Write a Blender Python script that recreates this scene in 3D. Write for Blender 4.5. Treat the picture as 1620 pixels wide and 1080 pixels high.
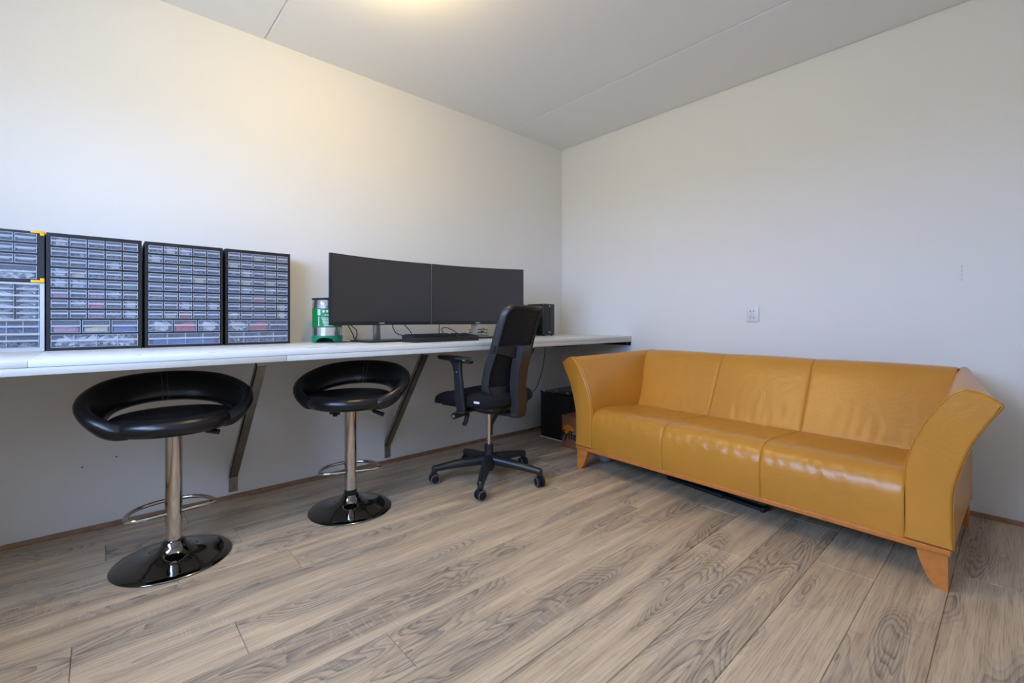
import bpy, bmesh, math, random
from mathutils import Vector, Matrix

for o in list(bpy.data.objects):
    bpy.data.objects.remove(o)
S = bpy.context.scene
COL = S.collection
R = math.radians
H = 2.60                      # ceiling height; corner of desk wall (y=0) and sofa wall (x=0) is the origin
XL, YB = -4.10, -3.50         # left (window) wall and back wall

# ------------------------------------------------------------------ camera
cam = bpy.data.cameras.new('camera')
cam.sensor_width = 36.0
cam.lens = 16.0
cam.shift_y = -34.0 / 1620.0
cam.clip_start = 0.02
camo = bpy.data.objects.new('camera', cam)
COL.objects.link(camo)
camo.location = (-3.2658, -2.9043, 0.983)
camo.rotation_euler = (R(90), 0, R(47.9 - 90))
S.camera = camo

# ------------------------------------------------------------------ world, exposure
S.view_settings.view_transform = 'Standard'
S.view_settings.look = 'None'
S.view_settings.gamma = 1.0
S.view_settings.use_curve_mapping = False
S.view_settings.exposure = 0.27
SKY_STRENGTH = 1.0
SKY = (7.0, 10.3, 17.5, 1)
GROUND = (4.3, 4.9, 5.3, 1)
LAMP = (1.0, 0.72, 0.32, 1)
LAMP_STRENGTH = 97.0
w = bpy.data.worlds.new('world')
S.world = w
w.use_nodes = True
nt = w.node_tree
nt.nodes.clear()
wo = nt.nodes.new('ShaderNodeOutputWorld')
bg = nt.nodes.new('ShaderNodeBackground')
tc = nt.nodes.new('ShaderNodeTexCoord')
sx = nt.nodes.new('ShaderNodeSeparateXYZ')
cr = nt.nodes.new('ShaderNodeValToRGB')
mp = nt.nodes.new('ShaderNodeMapRange')
nt.links.new(tc.outputs['Generated'], sx.inputs[0])
nt.links.new(sx.outputs['Z'], mp.inputs[0])
mp.inputs[1].default_value = -1
mp.inputs[2].default_value = 1
nt.links.new(mp.outputs[0], cr.inputs[0])
cr.color_ramp.elements[0].position = 0.49
cr.color_ramp.elements[0].color = GROUND
cr.color_ramp.elements[1].position = 0.51
cr.color_ramp.elements[1].color = SKY
nt.links.new(cr.outputs[0], bg.inputs[0])
bg.inputs[1].default_value = SKY_STRENGTH
nt.links.new(bg.outputs[0], wo.inputs[0])

# window opening in the left wall: y range, z range
WY0, WY1, WZ0, WZ1 = -2.60, -0.80, 1.10, 2.14
# glazed door in the back wall: x range
DX0, DX1, DZ1 = -2.55, -1.70, 2.10


def portal(name, loc, rot, sx_, sy_):
    l = bpy.data.lights.new(name, 'AREA')
    l.shape = 'RECTANGLE'
    l.size = sx_
    l.size_y = sy_
    l.cycles.is_portal = True
    o = bpy.data.objects.new(name, l)
    o.location = loc
    o.rotation_euler = rot
    COL.objects.link(o)


portal('window_portal', (XL - 0.10, (WY0 + WY1) / 2, (WZ0 + WZ1) / 2), (R(90), 0, R(-90)), WY1 - WY0, WZ1 - WZ0)


# ------------------------------------------------------------------ helpers
def smooth(me, ang=40):
    for p in me.polygons:
        p.use_smooth = True
    me.set_sharp_from_angle(angle=R(ang))


class MB:
    """collects shapes into one mesh"""

    def __init__(s):
        s.v = []
        s.f = []

    def raw(s, v, f):
        n = len(s.v)
        s.v += [tuple(p) for p in v]
        s.f += [tuple(i + n for i in q) for q in f]
        return s

    def box(s, x0, x1, y0, y1, z0, z1, M=None):
        v = [(x, y, z) for z in (z0, z1) for y in (y0, y1) for x in (x0, x1)]
        if M is not None:
            v = [tuple(M @ Vector(p)) for p in v]
        return s.raw(v, [(0, 2, 3, 1), (4, 5, 7, 6), (0, 1, 5, 4), (2, 6, 7, 3), (0, 4, 6, 2), (1, 3, 7, 5)])

    def bbox(s, x0, x1, y0, y1, z0, z1, b=0.003, seg=2, M=None):
        bm = bmesh.new()
        bmesh.ops.create_cube(bm, size=1)
        for q in bm.verts:
            q.co = Vector(((x0 + x1) / 2 + q.co.x * (x1 - x0), (y0 + y1) / 2 + q.co.y * (y1 - y0), (z0 + z1) / 2 + q.co.z * (z1 - z0)))
        bmesh.ops.bevel(bm, geom=bm.edges[:], offset=b, segments=seg, profile=0.5, affect='EDGES')
        return s.bm(bm, M)

    def bm(s, bm, M=None):
        bm.verts.index_update()
        v = [tuple(M @ q.co) if M is not None else tuple(q.co) for q in bm.verts]
        f = [tuple(q.index for q in p.verts) for p in bm.faces]
        bm.free()
        return s.raw(v, f)

    def lathe(s, prof, n=32, M=None):
        """prof: list of (r, z) from bottom to top"""
        v = []
        f = []
        for (r, z) in prof:
            for k in range(n):
                a = 2 * math.pi * k / n
                v.append((r * math.cos(a), r * math.sin(a), z))
        for i in range(len(prof) - 1):
            for k in range(n):
                f.append((i * n + k, i * n + (k + 1) % n, (i + 1) * n + (k + 1) % n, (i + 1) * n + k))
        f.append(tuple(reversed(range(n))))
        f.append(tuple((len(prof) - 1) * n + k for k in range(n)))
        if M is not None:
            v = [tuple(M @ Vector(p)) for p in v]
        return s.raw(v, f)

    def cyl(s, a, b, r, r2=None, n=16):
        a = Vector(a)
        b = Vector(b)
        d = b - a
        M = Matrix.Translation(a) @ d.to_track_quat('Z', 'Y').to_matrix().to_4x4()
        return s.lathe([(r, 0), (r if r2 is None else r2, d.length)], n, M)

    def tube(s, pts, r, n=8, closed=False):
        P = [Vector(p) for p in pts]
        m = len(P)
        v = []
        f = []
        up = None
        for i in range(m):
            if closed:
                t = (P[(i + 1) % m] - P[i - 1]).normalized()
            else:
                t = (P[min(i + 1, m - 1)] - P[max(i - 1, 0)]).normalized()
            if up is None:
                up = Vector((0, 0, 1)) if abs(t.z) < 0.9 else Vector((1, 0, 0))
            sd = t.cross(up).normalized()
            up = sd.cross(t).normalized()
            for k in range(n):
                a = 2 * math.pi * k / n
                v.append(P[i] + sd * (r * math.cos(a)) + up * (r * math.sin(a)))
        for i in range(m if closed else m - 1):
            j = (i + 1) % m
            for k in range(n):
                f.append((i * n + k, j * n + k, j * n + (k + 1) % n, i * n + (k + 1) % n))
        if not closed:
            f.append(tuple(range(n)))
            f.append(tuple(reversed([(m - 1) * n + k for k in range(n)])))
        return s.raw(v, f)

    def loft(s, rings, closed=True, cap=True):
        n = len(rings[0])
        v = [p for r_ in rings for p in r_]
        f = []
        for i in range(len(rings) - 1):
            for k in range(n if closed else n - 1):
                k2 = (k + 1) % n
                f.append((i * n + k, i * n + k2, (i + 1) * n + k2, (i + 1) * n + k))
        if cap and closed:
            f.append(tuple(reversed(range(n))))
            f.append(tuple((len(rings) - 1) * n + k for k in range(n)))
        return s.raw(v, f)

    def prism(s, poly, t0, t1, fn):
        """poly of 2D points extruded between t0 and t1; fn(a, b, t) gives the 3D point"""
        n = len(poly)
        return s.loft([[fn(a, b, t0) for a, b in poly], [fn(a, b, t1) for a, b in poly]])

    def mesh(s, name, mat, ang=40):
        me = bpy.data.meshes.new(name)
        me.from_pydata(s.v, [], s.f)
        bm = bmesh.new()
        bm.from_mesh(me)
        bmesh.ops.recalc_face_normals(bm, faces=bm.faces[:])
        bm.to_mesh(me)
        bm.free()
        me.materials.append(mat)
        smooth(me, ang)
        return me

    def build(s, name, mat, parent=None, ang=40):
        return link(name, s.mesh(name, mat, ang), parent)


def link(name, me, parent=None, loc=None, rz=None):
    o = bpy.data.objects.new(name, me)
    COL.objects.link(o)
    if parent:
        o.parent = parent
    if loc is not None:
        o.location = loc
    if rz is not None:
        o.rotation_euler = (0, 0, rz)
    return o


def tag(o, label, cat, group=None):
    o['label'] = label
    o['category'] = cat
    if group:
        o['group'] = group
    return o


def thing(name, label, cat, loc=(0, 0, 0), rz=0, group=None):
    o = bpy.data.objects.new(name, None)
    o.empty_display_size = 0.1
    COL.objects.link(o)
    o.location = loc
    o.rotation_euler = (0, 0, rz)
    return tag(o, label, cat, group)


def struct(o):
    o['kind'] = 'structure'
    return o


def srgb(r, g, b):
    f = lambda c: (c / 255 / 12.92) if c <= 10 else ((c / 255 + 0.055) / 1.055) ** 2.4
    return (f(r), f(g), f(b), 1)


def mat(name, col, rough=0.5, metal=0.0, bump=0.0, bscale=200, var=0.0, vscale=3, spec=0.5, emit=None, coat=0.0):
    m = bpy.data.materials.new(name)
    m.use_nodes = True
    t = m.node_tree
    p = t.nodes['Principled BSDF']
    p.inputs['Base Color'].default_value = col
    p.inputs['Roughness'].default_value = rough
    p.inputs['Metallic'].default_value = metal
    p.inputs['Specular IOR Level'].default_value = spec
    p.inputs['Coat Weight'].default_value = coat
    p.inputs['Coat Roughness'].default_value = 0.1
    c = t.nodes.new('ShaderNodeTexCoord')
    if bump:
        n = t.nodes.new('ShaderNodeTexNoise')
        n.inputs['Scale'].default_value = bscale
        n.inputs['Detail'].default_value = 4
        b = t.nodes.new('ShaderNodeBump')
        b.inputs['Strength'].default_value = bump
        b.inputs['Distance'].default_value = 0.01
        t.links.new(c.outputs['Object'], n.inputs['Vector'])
        t.links.new(n.outputs['Fac'], b.inputs['Height'])
        t.links.new(b.outputs['Normal'], p.inputs['Normal'])
    if var:
        n = t.nodes.new('ShaderNodeTexNoise')
        n.inputs['Scale'].default_value = vscale
        n.inputs['Detail'].default_value = 5
        r = t.nodes.new('ShaderNodeValToRGB')
        r.color_ramp.elements[0].position = 0.3
        r.color_ramp.elements[1].position = 0.7
        r.color_ramp.elements[0].color = tuple(x * (1 - var) for x in col[:3]) + (1,)
        r.color_ramp.elements[1].color = tuple(min(1, x * (1 + var)) for x in col[:3]) + (1,)
        t.links.new(c.outputs['Object'], n.inputs['Vector'])
        t.links.new(n.outputs['Fac'], r.inputs[0])
        t.links.new(r.outputs[0], p.inputs['Base Color'])
    if emit:
        p.inputs['Emission Color'].default_value = emit[0]
        p.inputs['Emission Strength'].default_value = emit[1]
    return m


def mat_clear(name, col, fac, rough=0.15):
    """thin clear or frosted plastic / glass sheet: part transparent, part glossy plastic"""
    m = mat(name, col, rough)
    t = m.node_tree
    p = t.nodes['Principled BSDF']
    o = t.nodes['Material Output']
    tr = t.nodes.new('ShaderNodeBsdfTransparent')
    mx = t.nodes.new('ShaderNodeMixShader')
    mx.inputs[0].default_value = fac
    t.links.new(tr.outputs[0], mx.inputs[1])
    t.links.new(p.outputs[0], mx.inputs[2])
    t.links.new(mx.outputs[0], o.inputs[0])
    return m


def mat_oak():
    m = bpy.data.materials.new('grey_oak_laminate')
    m.use_nodes = True
    t = m.node_tree
    N = t.nodes.new
    L = t.links.new
    p = t.nodes['Principled BSDF']
    c = N('ShaderNodeTexCoord')
    oi = N('ShaderNodeObjectInfo')
    mul = N('ShaderNodeVectorMath')
    mul.operation = 'MULTIPLY'
    comb = N('ShaderNodeCombineXYZ')
    for i, k in enumerate((37.0, 11.0, 53.0)):
        q = N('ShaderNodeMath')
        q.operation = 'MULTIPLY'
        q.inputs[1].default_value = k
        L(oi.outputs['Random'], q.inputs[0])
        L(q.outputs[0], comb.inputs[i])
    add = N('ShaderNodeVectorMath')
    add.operation = 'ADD'
    L(c.outputs['Object'], add.inputs[0])
    L(comb.outputs[0], add.inputs[1])

    def noise(scale, detail, rough=0.5, dist=0.0):
        mu = N('ShaderNodeVectorMath')
        mu.operation = 'MULTIPLY'
        mu.inputs[1].default_value = scale
        L(add.outputs[0], mu.inputs[0])
        n = N('ShaderNodeTexNoise')
        n.inputs['Scale'].default_value = 1
        n.inputs['Detail'].default_value = detail
        n.inputs['Roughness'].default_value = rough
        n.inputs['Distortion'].default_value = dist
        L(mu.outputs[0], n.inputs['Vector'])
        return n.outputs['Fac']

    def math_(op, a, b=None, v=None):
        q = N('ShaderNodeMath')
        q.operation = op
        L(a, q.inputs[0])
        if b is not None:
            L(b, q.inputs[1])
        if v is not None:
            q.inputs[1].default_value = v
        return q.outputs[0]

    def ramp(a, p0, c0, p1, c1):
        r = N('ShaderNodeValToRGB')
        r.color_ramp.elements[0].position = p0
        r.color_ramp.elements[0].color = c0
        r.color_ramp.elements[1].position = p1
        r.color_ramp.elements[1].color = c1
        L(a, r.inputs[0])
        return r.outputs[0]

    def mix(f, a, b, mode='MIX', fv=None):
        q = N('ShaderNodeMix')
        q.data_type = 'RGBA'
        q.blend_type = mode
        if f is not None:
            L(f, q.inputs[0])
        else:
            q.inputs[0].default_value = fv
        L(a, q.inputs[6])
        L(b, q.inputs[7])
        return q.outputs[2]

    BW = ((0, 0, 0, 1), (1, 1, 1, 1))
    field = noise((1.5, 7.5, 1), 1.5, 0.45, 0.25)          # smooth field whose contour lines are the growth rings
    rings = math_('FRACT', math_('MULTIPLY', field, None, 32.0))
    ringl = ramp(rings, 0.0, BW[1], 0.55, BW[0])
    heart = ramp(field, 0.48, BW[0], 0.60, BW[1])            # dark heartwood around ring centres
    fine = noise((7, 230, 1), 3, 0.6)
    streak = noise((0.9, 26, 1), 4, 0.6)
    saw = noise((190, 16, 1), 2)
    sawm = noise((3.2, 10, 1), 2)
    base = ramp(streak, 0.30, srgb(190, 166, 137), 0.70, srgb(226, 202, 170))
    dark = ramp(fine, 0.3, srgb(116, 105, 97), 0.7, srgb(164, 149, 132))
    f1 = math_('MULTIPLY', ringl, heart)
    f1 = math_('MULTIPLY', f1, None, 0.72)
    f2 = math_('ADD', f1, math_('MULTIPLY', heart, None, 0.30))
    col = mix(f2, base, dark)
    pore = ramp(fine, 0.34, (0.62, 0.60, 0.58, 1), 0.52, (1, 1, 1, 1))
    col = mix(None, col, pore, 'MULTIPLY', 0.8)
    sm = math_('MULTIPLY', ramp(saw, 0.55, BW[0], 0.68, BW[1]), ramp(sawm, 0.55, BW[0], 0.66, BW[1]))
    sm = math_('MULTIPLY', sm, None, 0.28)
    lt = N('ShaderNodeRGB')
    lt.outputs[0].default_value = srgb(236, 226, 210)
    col = mix(sm, col, lt.outputs[0])
    tone = N('ShaderNodeMapRange')
    tone.inputs[3].default_value = 0.93
    tone.inputs[4].default_value = 1.08
    L(oi.outputs['Random'], tone.inputs[0])
    hsv = N('ShaderNodeHueSaturation')
    L(tone.outputs[0], hsv.inputs['Value'])
    L(col, hsv.inputs['Color'])
    L(hsv.outputs[0], p.inputs['Base Color'])
    b = N('ShaderNodeBump')
    b.inputs['Strength'].default_value = 0.12
    b.inputs['Distance'].default_value = 0.002
    L(fine, b.inputs['Height'])
    L(b.outputs[0], p.inputs['Normal'])
    p.inputs['Roughness'].default_value = 0.42
    p.inputs['Specular IOR Level'].default_value = 0.4
    return m


def mat_leather(name, col, rough, crease, fine=0.12):
    m = bpy.data.materials.new(name)
    m.use_nodes = True
    t = m.node_tree
    N = t.nodes.new
    L = t.links.new
    p = t.nodes['Principled BSDF']
    c = N('ShaderNodeTexCoord')
    n1 = N('ShaderNodeTexNoise')
    n1.inputs['Scale'].default_value = 9
    n1.inputs['Detail'].default_value = 3
    n1.inputs['Distortion'].default_value = 0.6
    n2 = N('ShaderNodeTexVoronoi')
    n2.inputs['Scale'].default_value = 320
    n3 = N('ShaderNodeTexNoise')
    n3.inputs['Scale'].default_value = 2.2
    n3.inputs['Detail'].default_value = 6
    for n in (n1, n2, n3):
        L(c.outputs['Object'], n.inputs['Vector'])
    b1 = N('ShaderNodeBump')
    b1.inputs['Strength'].default_value = crease
    b1.inputs['Distance'].default_value = 0.02
    b2 = N('ShaderNodeBump')
    b2.inputs['Strength'].default_value = fine
    b2.inputs['Distance'].default_value = 0.002
    L(n1.outputs['Fac'], b1.inputs['Height'])
    L(n2.outputs['Distance'], b2.inputs['Height'])
    L(b1.outputs[0], b2.inputs['Normal'])
    L(b2.outputs[0], p.inputs['Normal'])
    r = N('ShaderNodeValToRGB')
    r.color_ramp.elements[0].position = 0.3
    r.color_ramp.elements[0].color = tuple(x * 0.9 for x in col[:3]) + (1,)
    r.color_ramp.elements[1].position = 0.7
    r.color_ramp.elements[1].color = tuple(x * 1.08 for x in col[:3]) + (1,)
    L(n3.outputs['Fac'], r.inputs[0])
    L(r.outputs[0], p.inputs['Base Color'])
    p.inputs['Roughness'].default_value = rough
    p.inputs['Specular IOR Level'].default_value = 0.5
    return m


M = {}
M['wall'] = mat('off_white_wall_paint', srgb(233, 233, 231), 0.85, bump=0.06, bscale=90, var=0.012, vscale=1.2)
M['ceiling'] = mat('white_ceiling_paint', srgb(238, 239, 239), 0.5, bump=0.10, bscale=160)
M['mark'] = mat('wall_scuff', srgb(218, 212, 200), 0.9)
M['hole'] = mat('wall_pinhole', srgb(70, 60, 50), 0.9)
M['oak'] = mat_oak()
M['subfloor'] = mat('dark_floor_joint', srgb(48, 40, 34), 0.9)
M['trim'] = mat('brown_wood_trim', srgb(150, 112, 80), 0.5, var=0.2, vscale=20)
M['white_frame'] = mat('white_window_paint', srgb(235, 235, 232), 0.4)
M['glass'] = mat_clear('window_glass', (1, 1, 1, 1), 0.06, 0.02)
M['worktop'] = mat('white_worktop_laminate', srgb(228, 230, 228), 0.35, var=0.01, vscale=5)
M['edge'] = mat('white_worktop_edge', srgb(216, 216, 210), 0.45, var=0.03, vscale=14)
M['chip'] = mat('worktop_chip', srgb(110, 92, 72), 0.8)
M['steel'] = mat('galvanised_steel', srgb(150, 146, 138), 0.38, 0.9, bump=0.05, bscale=60, var=0.15, vscale=14)
M['dark_metal'] = mat('dark_metal', srgb(52, 54, 60), 0.45, 0.6)
M['chrome'] = mat('chrome', (0.62, 0.60, 0.58, 1), 0.07, 1.0)
M['dark_chrome'] = mat('dark_chrome', (0.20, 0.20, 0.20, 1), 0.05, 1.0)
M['black_leather'] = mat_leather('black_faux_leather', (0.008, 0.008, 0.010, 1), 0.27, 0.05)
M['stitch_grey'] = mat('grey_stitching', srgb(95, 92, 98), 0.8)
M['black_plastic'] = mat('black_plastic', srgb(36, 37, 41), 0.36, bump=0.05, bscale=500)
M['black_gloss'] = mat('black_gloss_plastic', srgb(20, 21, 24), 0.22)
M['black_fabric'] = mat('black_fabric', srgb(16, 16, 19), 0.95, bump=0.4, bscale=700)
M['black_mesh'] = mat('black_mesh_fabric', srgb(20, 20, 21), 0.8, bump=0.5, bscale=900)
M['grey_ring'] = mat('grey_caster_ring', srgb(120, 120, 122), 0.4)
M['rubber'] = mat('black_rubber', srgb(14, 14, 15), 0.7)
M['white_tag'] = mat('white_tag', srgb(230, 230, 230), 0.6)
M['screen'] = mat('dark_matte_screen', srgb(58, 57, 60), 0.42, spec=0.4)
M['silver'] = mat('silver_metal', srgb(190, 192, 195), 0.3, 0.9)
M['leather'] = mat_leather('ochre_leather', srgb(205, 142, 52), 0.28, 0.20)
M['stitch'] = mat('yellow_stitching', srgb(196, 152, 50), 0.7)
M['cherry'] = mat('orange_cherry_wood', srgb(206, 128, 58), 0.4, var=0.12, vscale=30)
M['liner'] = mat('dark_sofa_lining', srgb(30, 28, 28), 0.95)
M['cabinet'] = mat('black_cabinet_plastic', srgb(24, 25, 30), 0.45)
M['cabinet_grey'] = mat('grey_cabinet_plastic', srgb(196, 200, 204), 0.45)
M['yellow'] = mat('yellow_plastic', srgb(244, 190, 20), 0.4)
M['clear'] = mat_clear('clear_blue_drawer_plastic', srgb(196, 208, 232), 0.15, 0.10)
M['glint_rim'] = mat_clear('frosted_rim_painted_glint', srgb(214, 224, 242), 0.62, 0.25)  # frosted plastic, made paler to paint the window's reflection on lips and edges
M['interior'] = mat('dark_cabinet_inside', srgb(26, 30, 42), 0.8)
PAL = {
    'steel': mat('contents_steel_bits', srgb(150, 155, 165), 0.35, 0.7),
    'dark': mat('contents_dark_bits', srgb(60, 66, 84), 0.5),
    'white': mat('contents_white_bags', srgb(228, 230, 234), 0.5),
    'red': mat('contents_red_bits', srgb(206, 52, 62), 0.5),
    'pink': mat('contents_pink_bits', srgb(196, 130, 150), 0.5),
    'green': mat('contents_green_bits', srgb(60, 140, 130), 0.5),
    'blue': mat('contents_blue_bits', srgb(60, 96, 170), 0.5),
    'cream': mat('contents_cream_bits', srgb(222, 208, 160), 0.5),
    'brown': mat('contents_brown_bits', srgb(130, 96, 90), 0.5),
}
M['screws'] = mat('bright_screws', srgb(205, 212, 205), 0.3, 0.5)
M['keg_green'] = mat('keg_green_label', srgb(18, 128, 62), 0.3)
M['keg_base'] = mat('keg_green_plastic', srgb(20, 140, 100), 0.35)
M['keg_metal'] = mat('keg_silver', srgb(205, 210, 212), 0.16, 0.9)
M['keg_print'] = mat('keg_white_print', srgb(225, 238, 228), 0.5)
M['pcb'] = mat('green_circuit_board', srgb(20, 110, 70), 0.4)
M['case'] = mat('black_case_covering', srgb(20, 21, 24), 0.55, bump=0.2, bscale=300)
M['cardboard'] = mat('brown_cardboard', srgb(150, 100, 72), 0.8, var=0.08, vscale=6)
M['ink'] = mat('black_ink', srgb(22, 22, 30), 0.7)
M['ink_orange'] = mat('orange_print', srgb(222, 140, 30), 0.7)
M['ink_blue'] = mat('blue_print', srgb(90, 130, 180), 0.7)
M['socket'] = mat('white_socket_plastic', srgb(228, 226, 224), 0.35)
M['bag'] = mat_clear('clear_plastic_bag', srgb(190, 200, 215), 0.5, 0.1)
M['lamp'] = mat('warm_opal_glass', srgb(255, 240, 210), 0.3, emit=(LAMP, LAMP_STRENGTH))
M['lamp_base'] = mat('lamp_white_metal', srgb(230, 228, 222), 0.4)


# ------------------------------------------------------------------ room shell
T = 0.12
wall_desk = struct(MB().box(XL - T, T, 0, T, -0.02, H + 0.02).build('wall_desk', M['wall']))
wall_sofa = struct(MB().box(0, T, YB - T, 0, -0.02, H + 0.02).build('wall_sofa', M['wall']))
m = MB()
m.box(XL - T, XL, YB - T, 0, -0.02, WZ0)
m.box(XL - T, XL, YB - T, 0, WZ1, H + 0.02)
m.box(XL - T, XL, YB - T, WY0, WZ0, WZ1)
m.box(XL - T, XL, WY1, 0, WZ0, WZ1)
wall_left = struct(m.build('wall_left', M['wall']))
m = MB()
m.box(XL, DX0, YB - T, YB, -0.02, H + 0.02)
m.box(DX1, 0, YB - T, YB, -0.02, H + 0.02)
m.box(DX0, DX1, YB - T, YB, DZ1, H + 0.02)
wall_back = struct(m.build('wall_back', M['wall']))

# window in the left wall
m = MB()
fx0, fx1 = XL - 0.09, XL - 0.03
m.box(fx0, fx1, WY0, WY1, WZ0, WZ0 + 0.06).box(fx0, fx1, WY0, WY1, WZ1 - 0.06, WZ1)
for yy in (WY0, (WY0 + WY1) / 2 - 0.03, WY1 - 0.06):
    m.box(fx0, fx1, yy, yy + 0.06, WZ0 + 0.06, WZ1 - 0.06)
win = struct(m.build('window_1', M['white_frame']))
ym = (WY0 + WY1) / 2
for y0, y1 in ((WY0 + 0.06, ym - 0.03), (ym + 0.03, WY1 - 0.06)):
    MB().box(XL - 0.062, XL - 0.058, y0, y1, WZ0 + 0.06, WZ1 - 0.06).build('pane', M['glass'], win)
MB().bbox(XL - 0.03, XL + 0.10, WY0 - 0.04, WY1 + 0.04, WZ0 - 0.03, WZ0, 0.006).build('window_sill', M['white_frame'], win)

# plain door in the back wall
door = struct(MB().bbox(DX0, DX1, YB - 0.06, YB - 0.02, 0, DZ1, 0.002).build('door_1', M['white_frame']))
m = MB()
m.cyl((DX0 + 0.07, YB - 0.02, 1.05), (DX0 + 0.07, YB + 0.035, 1.05), 0.01)
m.cyl((DX0 + 0.07, YB + 0.035, 1.05), (DX0 + 0.19, YB + 0.035, 1.05), 0.009)
m.build('door_handle', M['silver'], door)

# floor of oak planks running along the desk wall
floor = struct(MB().box(XL - T, T, YB - T, T, -0.06, -0.008).build('floor', M['subfloor']))
PW, PL = 0.1935, 2.05
rnd = random.Random(4)
plank_meshes = {}


def plank_mesh(L, W):
    k = (round(L, 3), round(W, 3))
    if k not in plank_meshes:
        c, g = 0.0018, 0.0006
        x, y = L / 2 - g, W / 2 - g
        v = [(-x, -y, -0.008), (x, -y, -0.008), (x, y, -0.008), (-x, y, -0.008),
             (-x, -y, -c), (x, -y, -c), (x, y, -c), (-x, y, -c),
             (-x + c, -y + c, 0), (x - c, -y + c, 0), (x - c, y - c, 0), (-x + c, y - c, 0)]
        f = [(0, 3, 2, 1), (8, 9, 10, 11)]
        for b in (0, 4):
            for i in range(4):
                j = (i + 1) % 4
                f.append((b + i, b + j, b + 4 + j, b + 4 + i))
        me = bpy.data.meshes.new('plank')
        me.from_pydata(v, [], f)
        me.materials.append(M['oak'])
        plank_meshes[k] = me
    return plank_meshes[k]


row = 0
y = -2.741 - 4 * PW
off = [0.95, 0.65, 1.20, 0.80, 0.50, 1.10, 0.72, 1.30, 0.90, 0.55, 1.18, 0.891, 1.28, 0.62, 1.0, 0.75, 1.2, 0.9, 0.6]
while y < -0.001:
    y0, y1 = max(y, YB), min(y + PW, 0)
    if y1 - y0 > 0.01:
        x = XL - off[row % len(off)]
        while x < -0.001:
            x0, x1 = max(x, XL), min(x + PL, 0)
            if x1 - x0 > 0.005:
                link('plank', plank_mesh(x1 - x0, y1 - y0), floor, ((x0 + x1) / 2, (y0 + y1) / 2, 0))
            x += PL
    row += 1
    y += PW

# ceiling of concrete panels with open joints
ceil = struct(MB().box(XL - T, T, YB - T, T, H + 0.012, H + 0.06).build('ceiling', M['ceiling']))
for x0, x1 in ((XL, -2.563), (-2.563, -0.678), (-0.678, 0)):
    c = 0.009
    poly = [(x0, H + 0.012), (x1, H + 0.012), (x1 - 0.001, H + c), (x1 - c, H), (x0 + c, H), (x0 + 0.001, H + c)]
    MB().prism(poly, YB, 0, lambda a, b, t: (a, t, b)).build('ceiling_panel', M['ceiling'], ceil, 10)

# thin wood trim along the floor
for nm, poly, a, b, fn in (
        ('baseboard_desk', [(0, 0), (-0.016, 0), (-0.016, 0.008), (-0.006, 0.020), (0, 0.020)], XL, 0, lambda u, v, t: (t, u, v)),
        ('baseboard_sofa', [(0, 0), (-0.016, 0), (-0.016, 0.008), (-0.006, 0.020), (0, 0.020)], YB, -0.016, lambda u, v, t: (u, t, v)),
        ('baseboard_left', [(0, 0), (0.016, 0), (0.016, 0.008), (0.006, 0.020), (0, 0.020)], YB, -0.016, lambda u, v, t: (XL + u, t, v))):
    struct(MB().prism(poly, a, b, fn).build(nm, M['trim']))

# small scuffs and pinholes on the walls
def wall_mark(x, y, z, rx, rz, axis, m_, wall):
    n = 10
    pts = [(rx * math.cos(2 * math.pi * k / n) * (1 + 0.2 * math.sin(k * 2.3)), rz * math.sin(2 * math.pi * k / n)) for k in range(n)]
    if axis == 'x':
        MB().prism(pts, -0.0006, 0.002, lambda a, b, t: (x + t, y + a, z + b)).build('wall_mark', m_, wall)
    else:
        MB().prism(pts, -0.0006, 0.002, lambda a, b, t: (x + a, y + t, z + b)).build('wall_mark', m_, wall)


for k in range(4):
    wall_mark(0, -2.72, 1.19 + 0.022 * k, 0.004, 0.008, 'x', M['mark'], wall_sofa)
for px, pz in ((-3.33, 0.30), (-3.21, 0.325), (-2.96, 0.42)):
    wall_mark(px, 0, pz, 0.004, 0.003, 'y', M['hole'], wall_desk)


# ------------------------------------------------------------------ worktop along the desk wall
ZT, ZB, YF = 0.852, 0.803, -0.772
ZM = 0.829
wt = thing('worktop', 'long white worktop of doubled boards running along the wall', 'worktop', (0, 0, 0))
XD = -4.08
for x0, x1 in ((XD, -3.441), (-3.4405, -0.002)):
    MB().bbox(x0, x1, YF, -0.001, ZM, ZT, 0.002, 2).build('top_board', M['worktop'], wt)
for x0, x1 in ((XD, -2.664), (-2.6625, -0.002)):
    MB().bbox(x0, x1, YF + 0.001, -0.001, ZB, ZM - 0.0008, 0.0015, 2).build('lower_board', M['edge'], wt)
rnd = random.Random(7)
for x, yy, l in ((-3.60, -0.70, 0.02), (-3.42, -0.69, 0.012), (-3.16, -0.70, 0.008), (-2.93, -0.735, 0.016), (-2.90, -0.74, 0.010),
                 (-2.50, -0.66, 0.05), (-2.46, -0.742, 0.018), (-2.05, -0.70, 0.012), (-1.86, -0.715, 0.035), (-1.81, -0.72, 0.012)):
    pts = [(l * math.cos(k * math.pi / 4), 0.004 * math.sin(k * math.pi / 4) * (1 + 0.4 * math.cos(k))) for k in range(8)]
    MB().prism(pts, ZT - 0.001, ZT + 0.0004, lambda a, b, t: (x + a, yy + b, t)).build('chipped_spot', M['chip'], wt)


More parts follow.
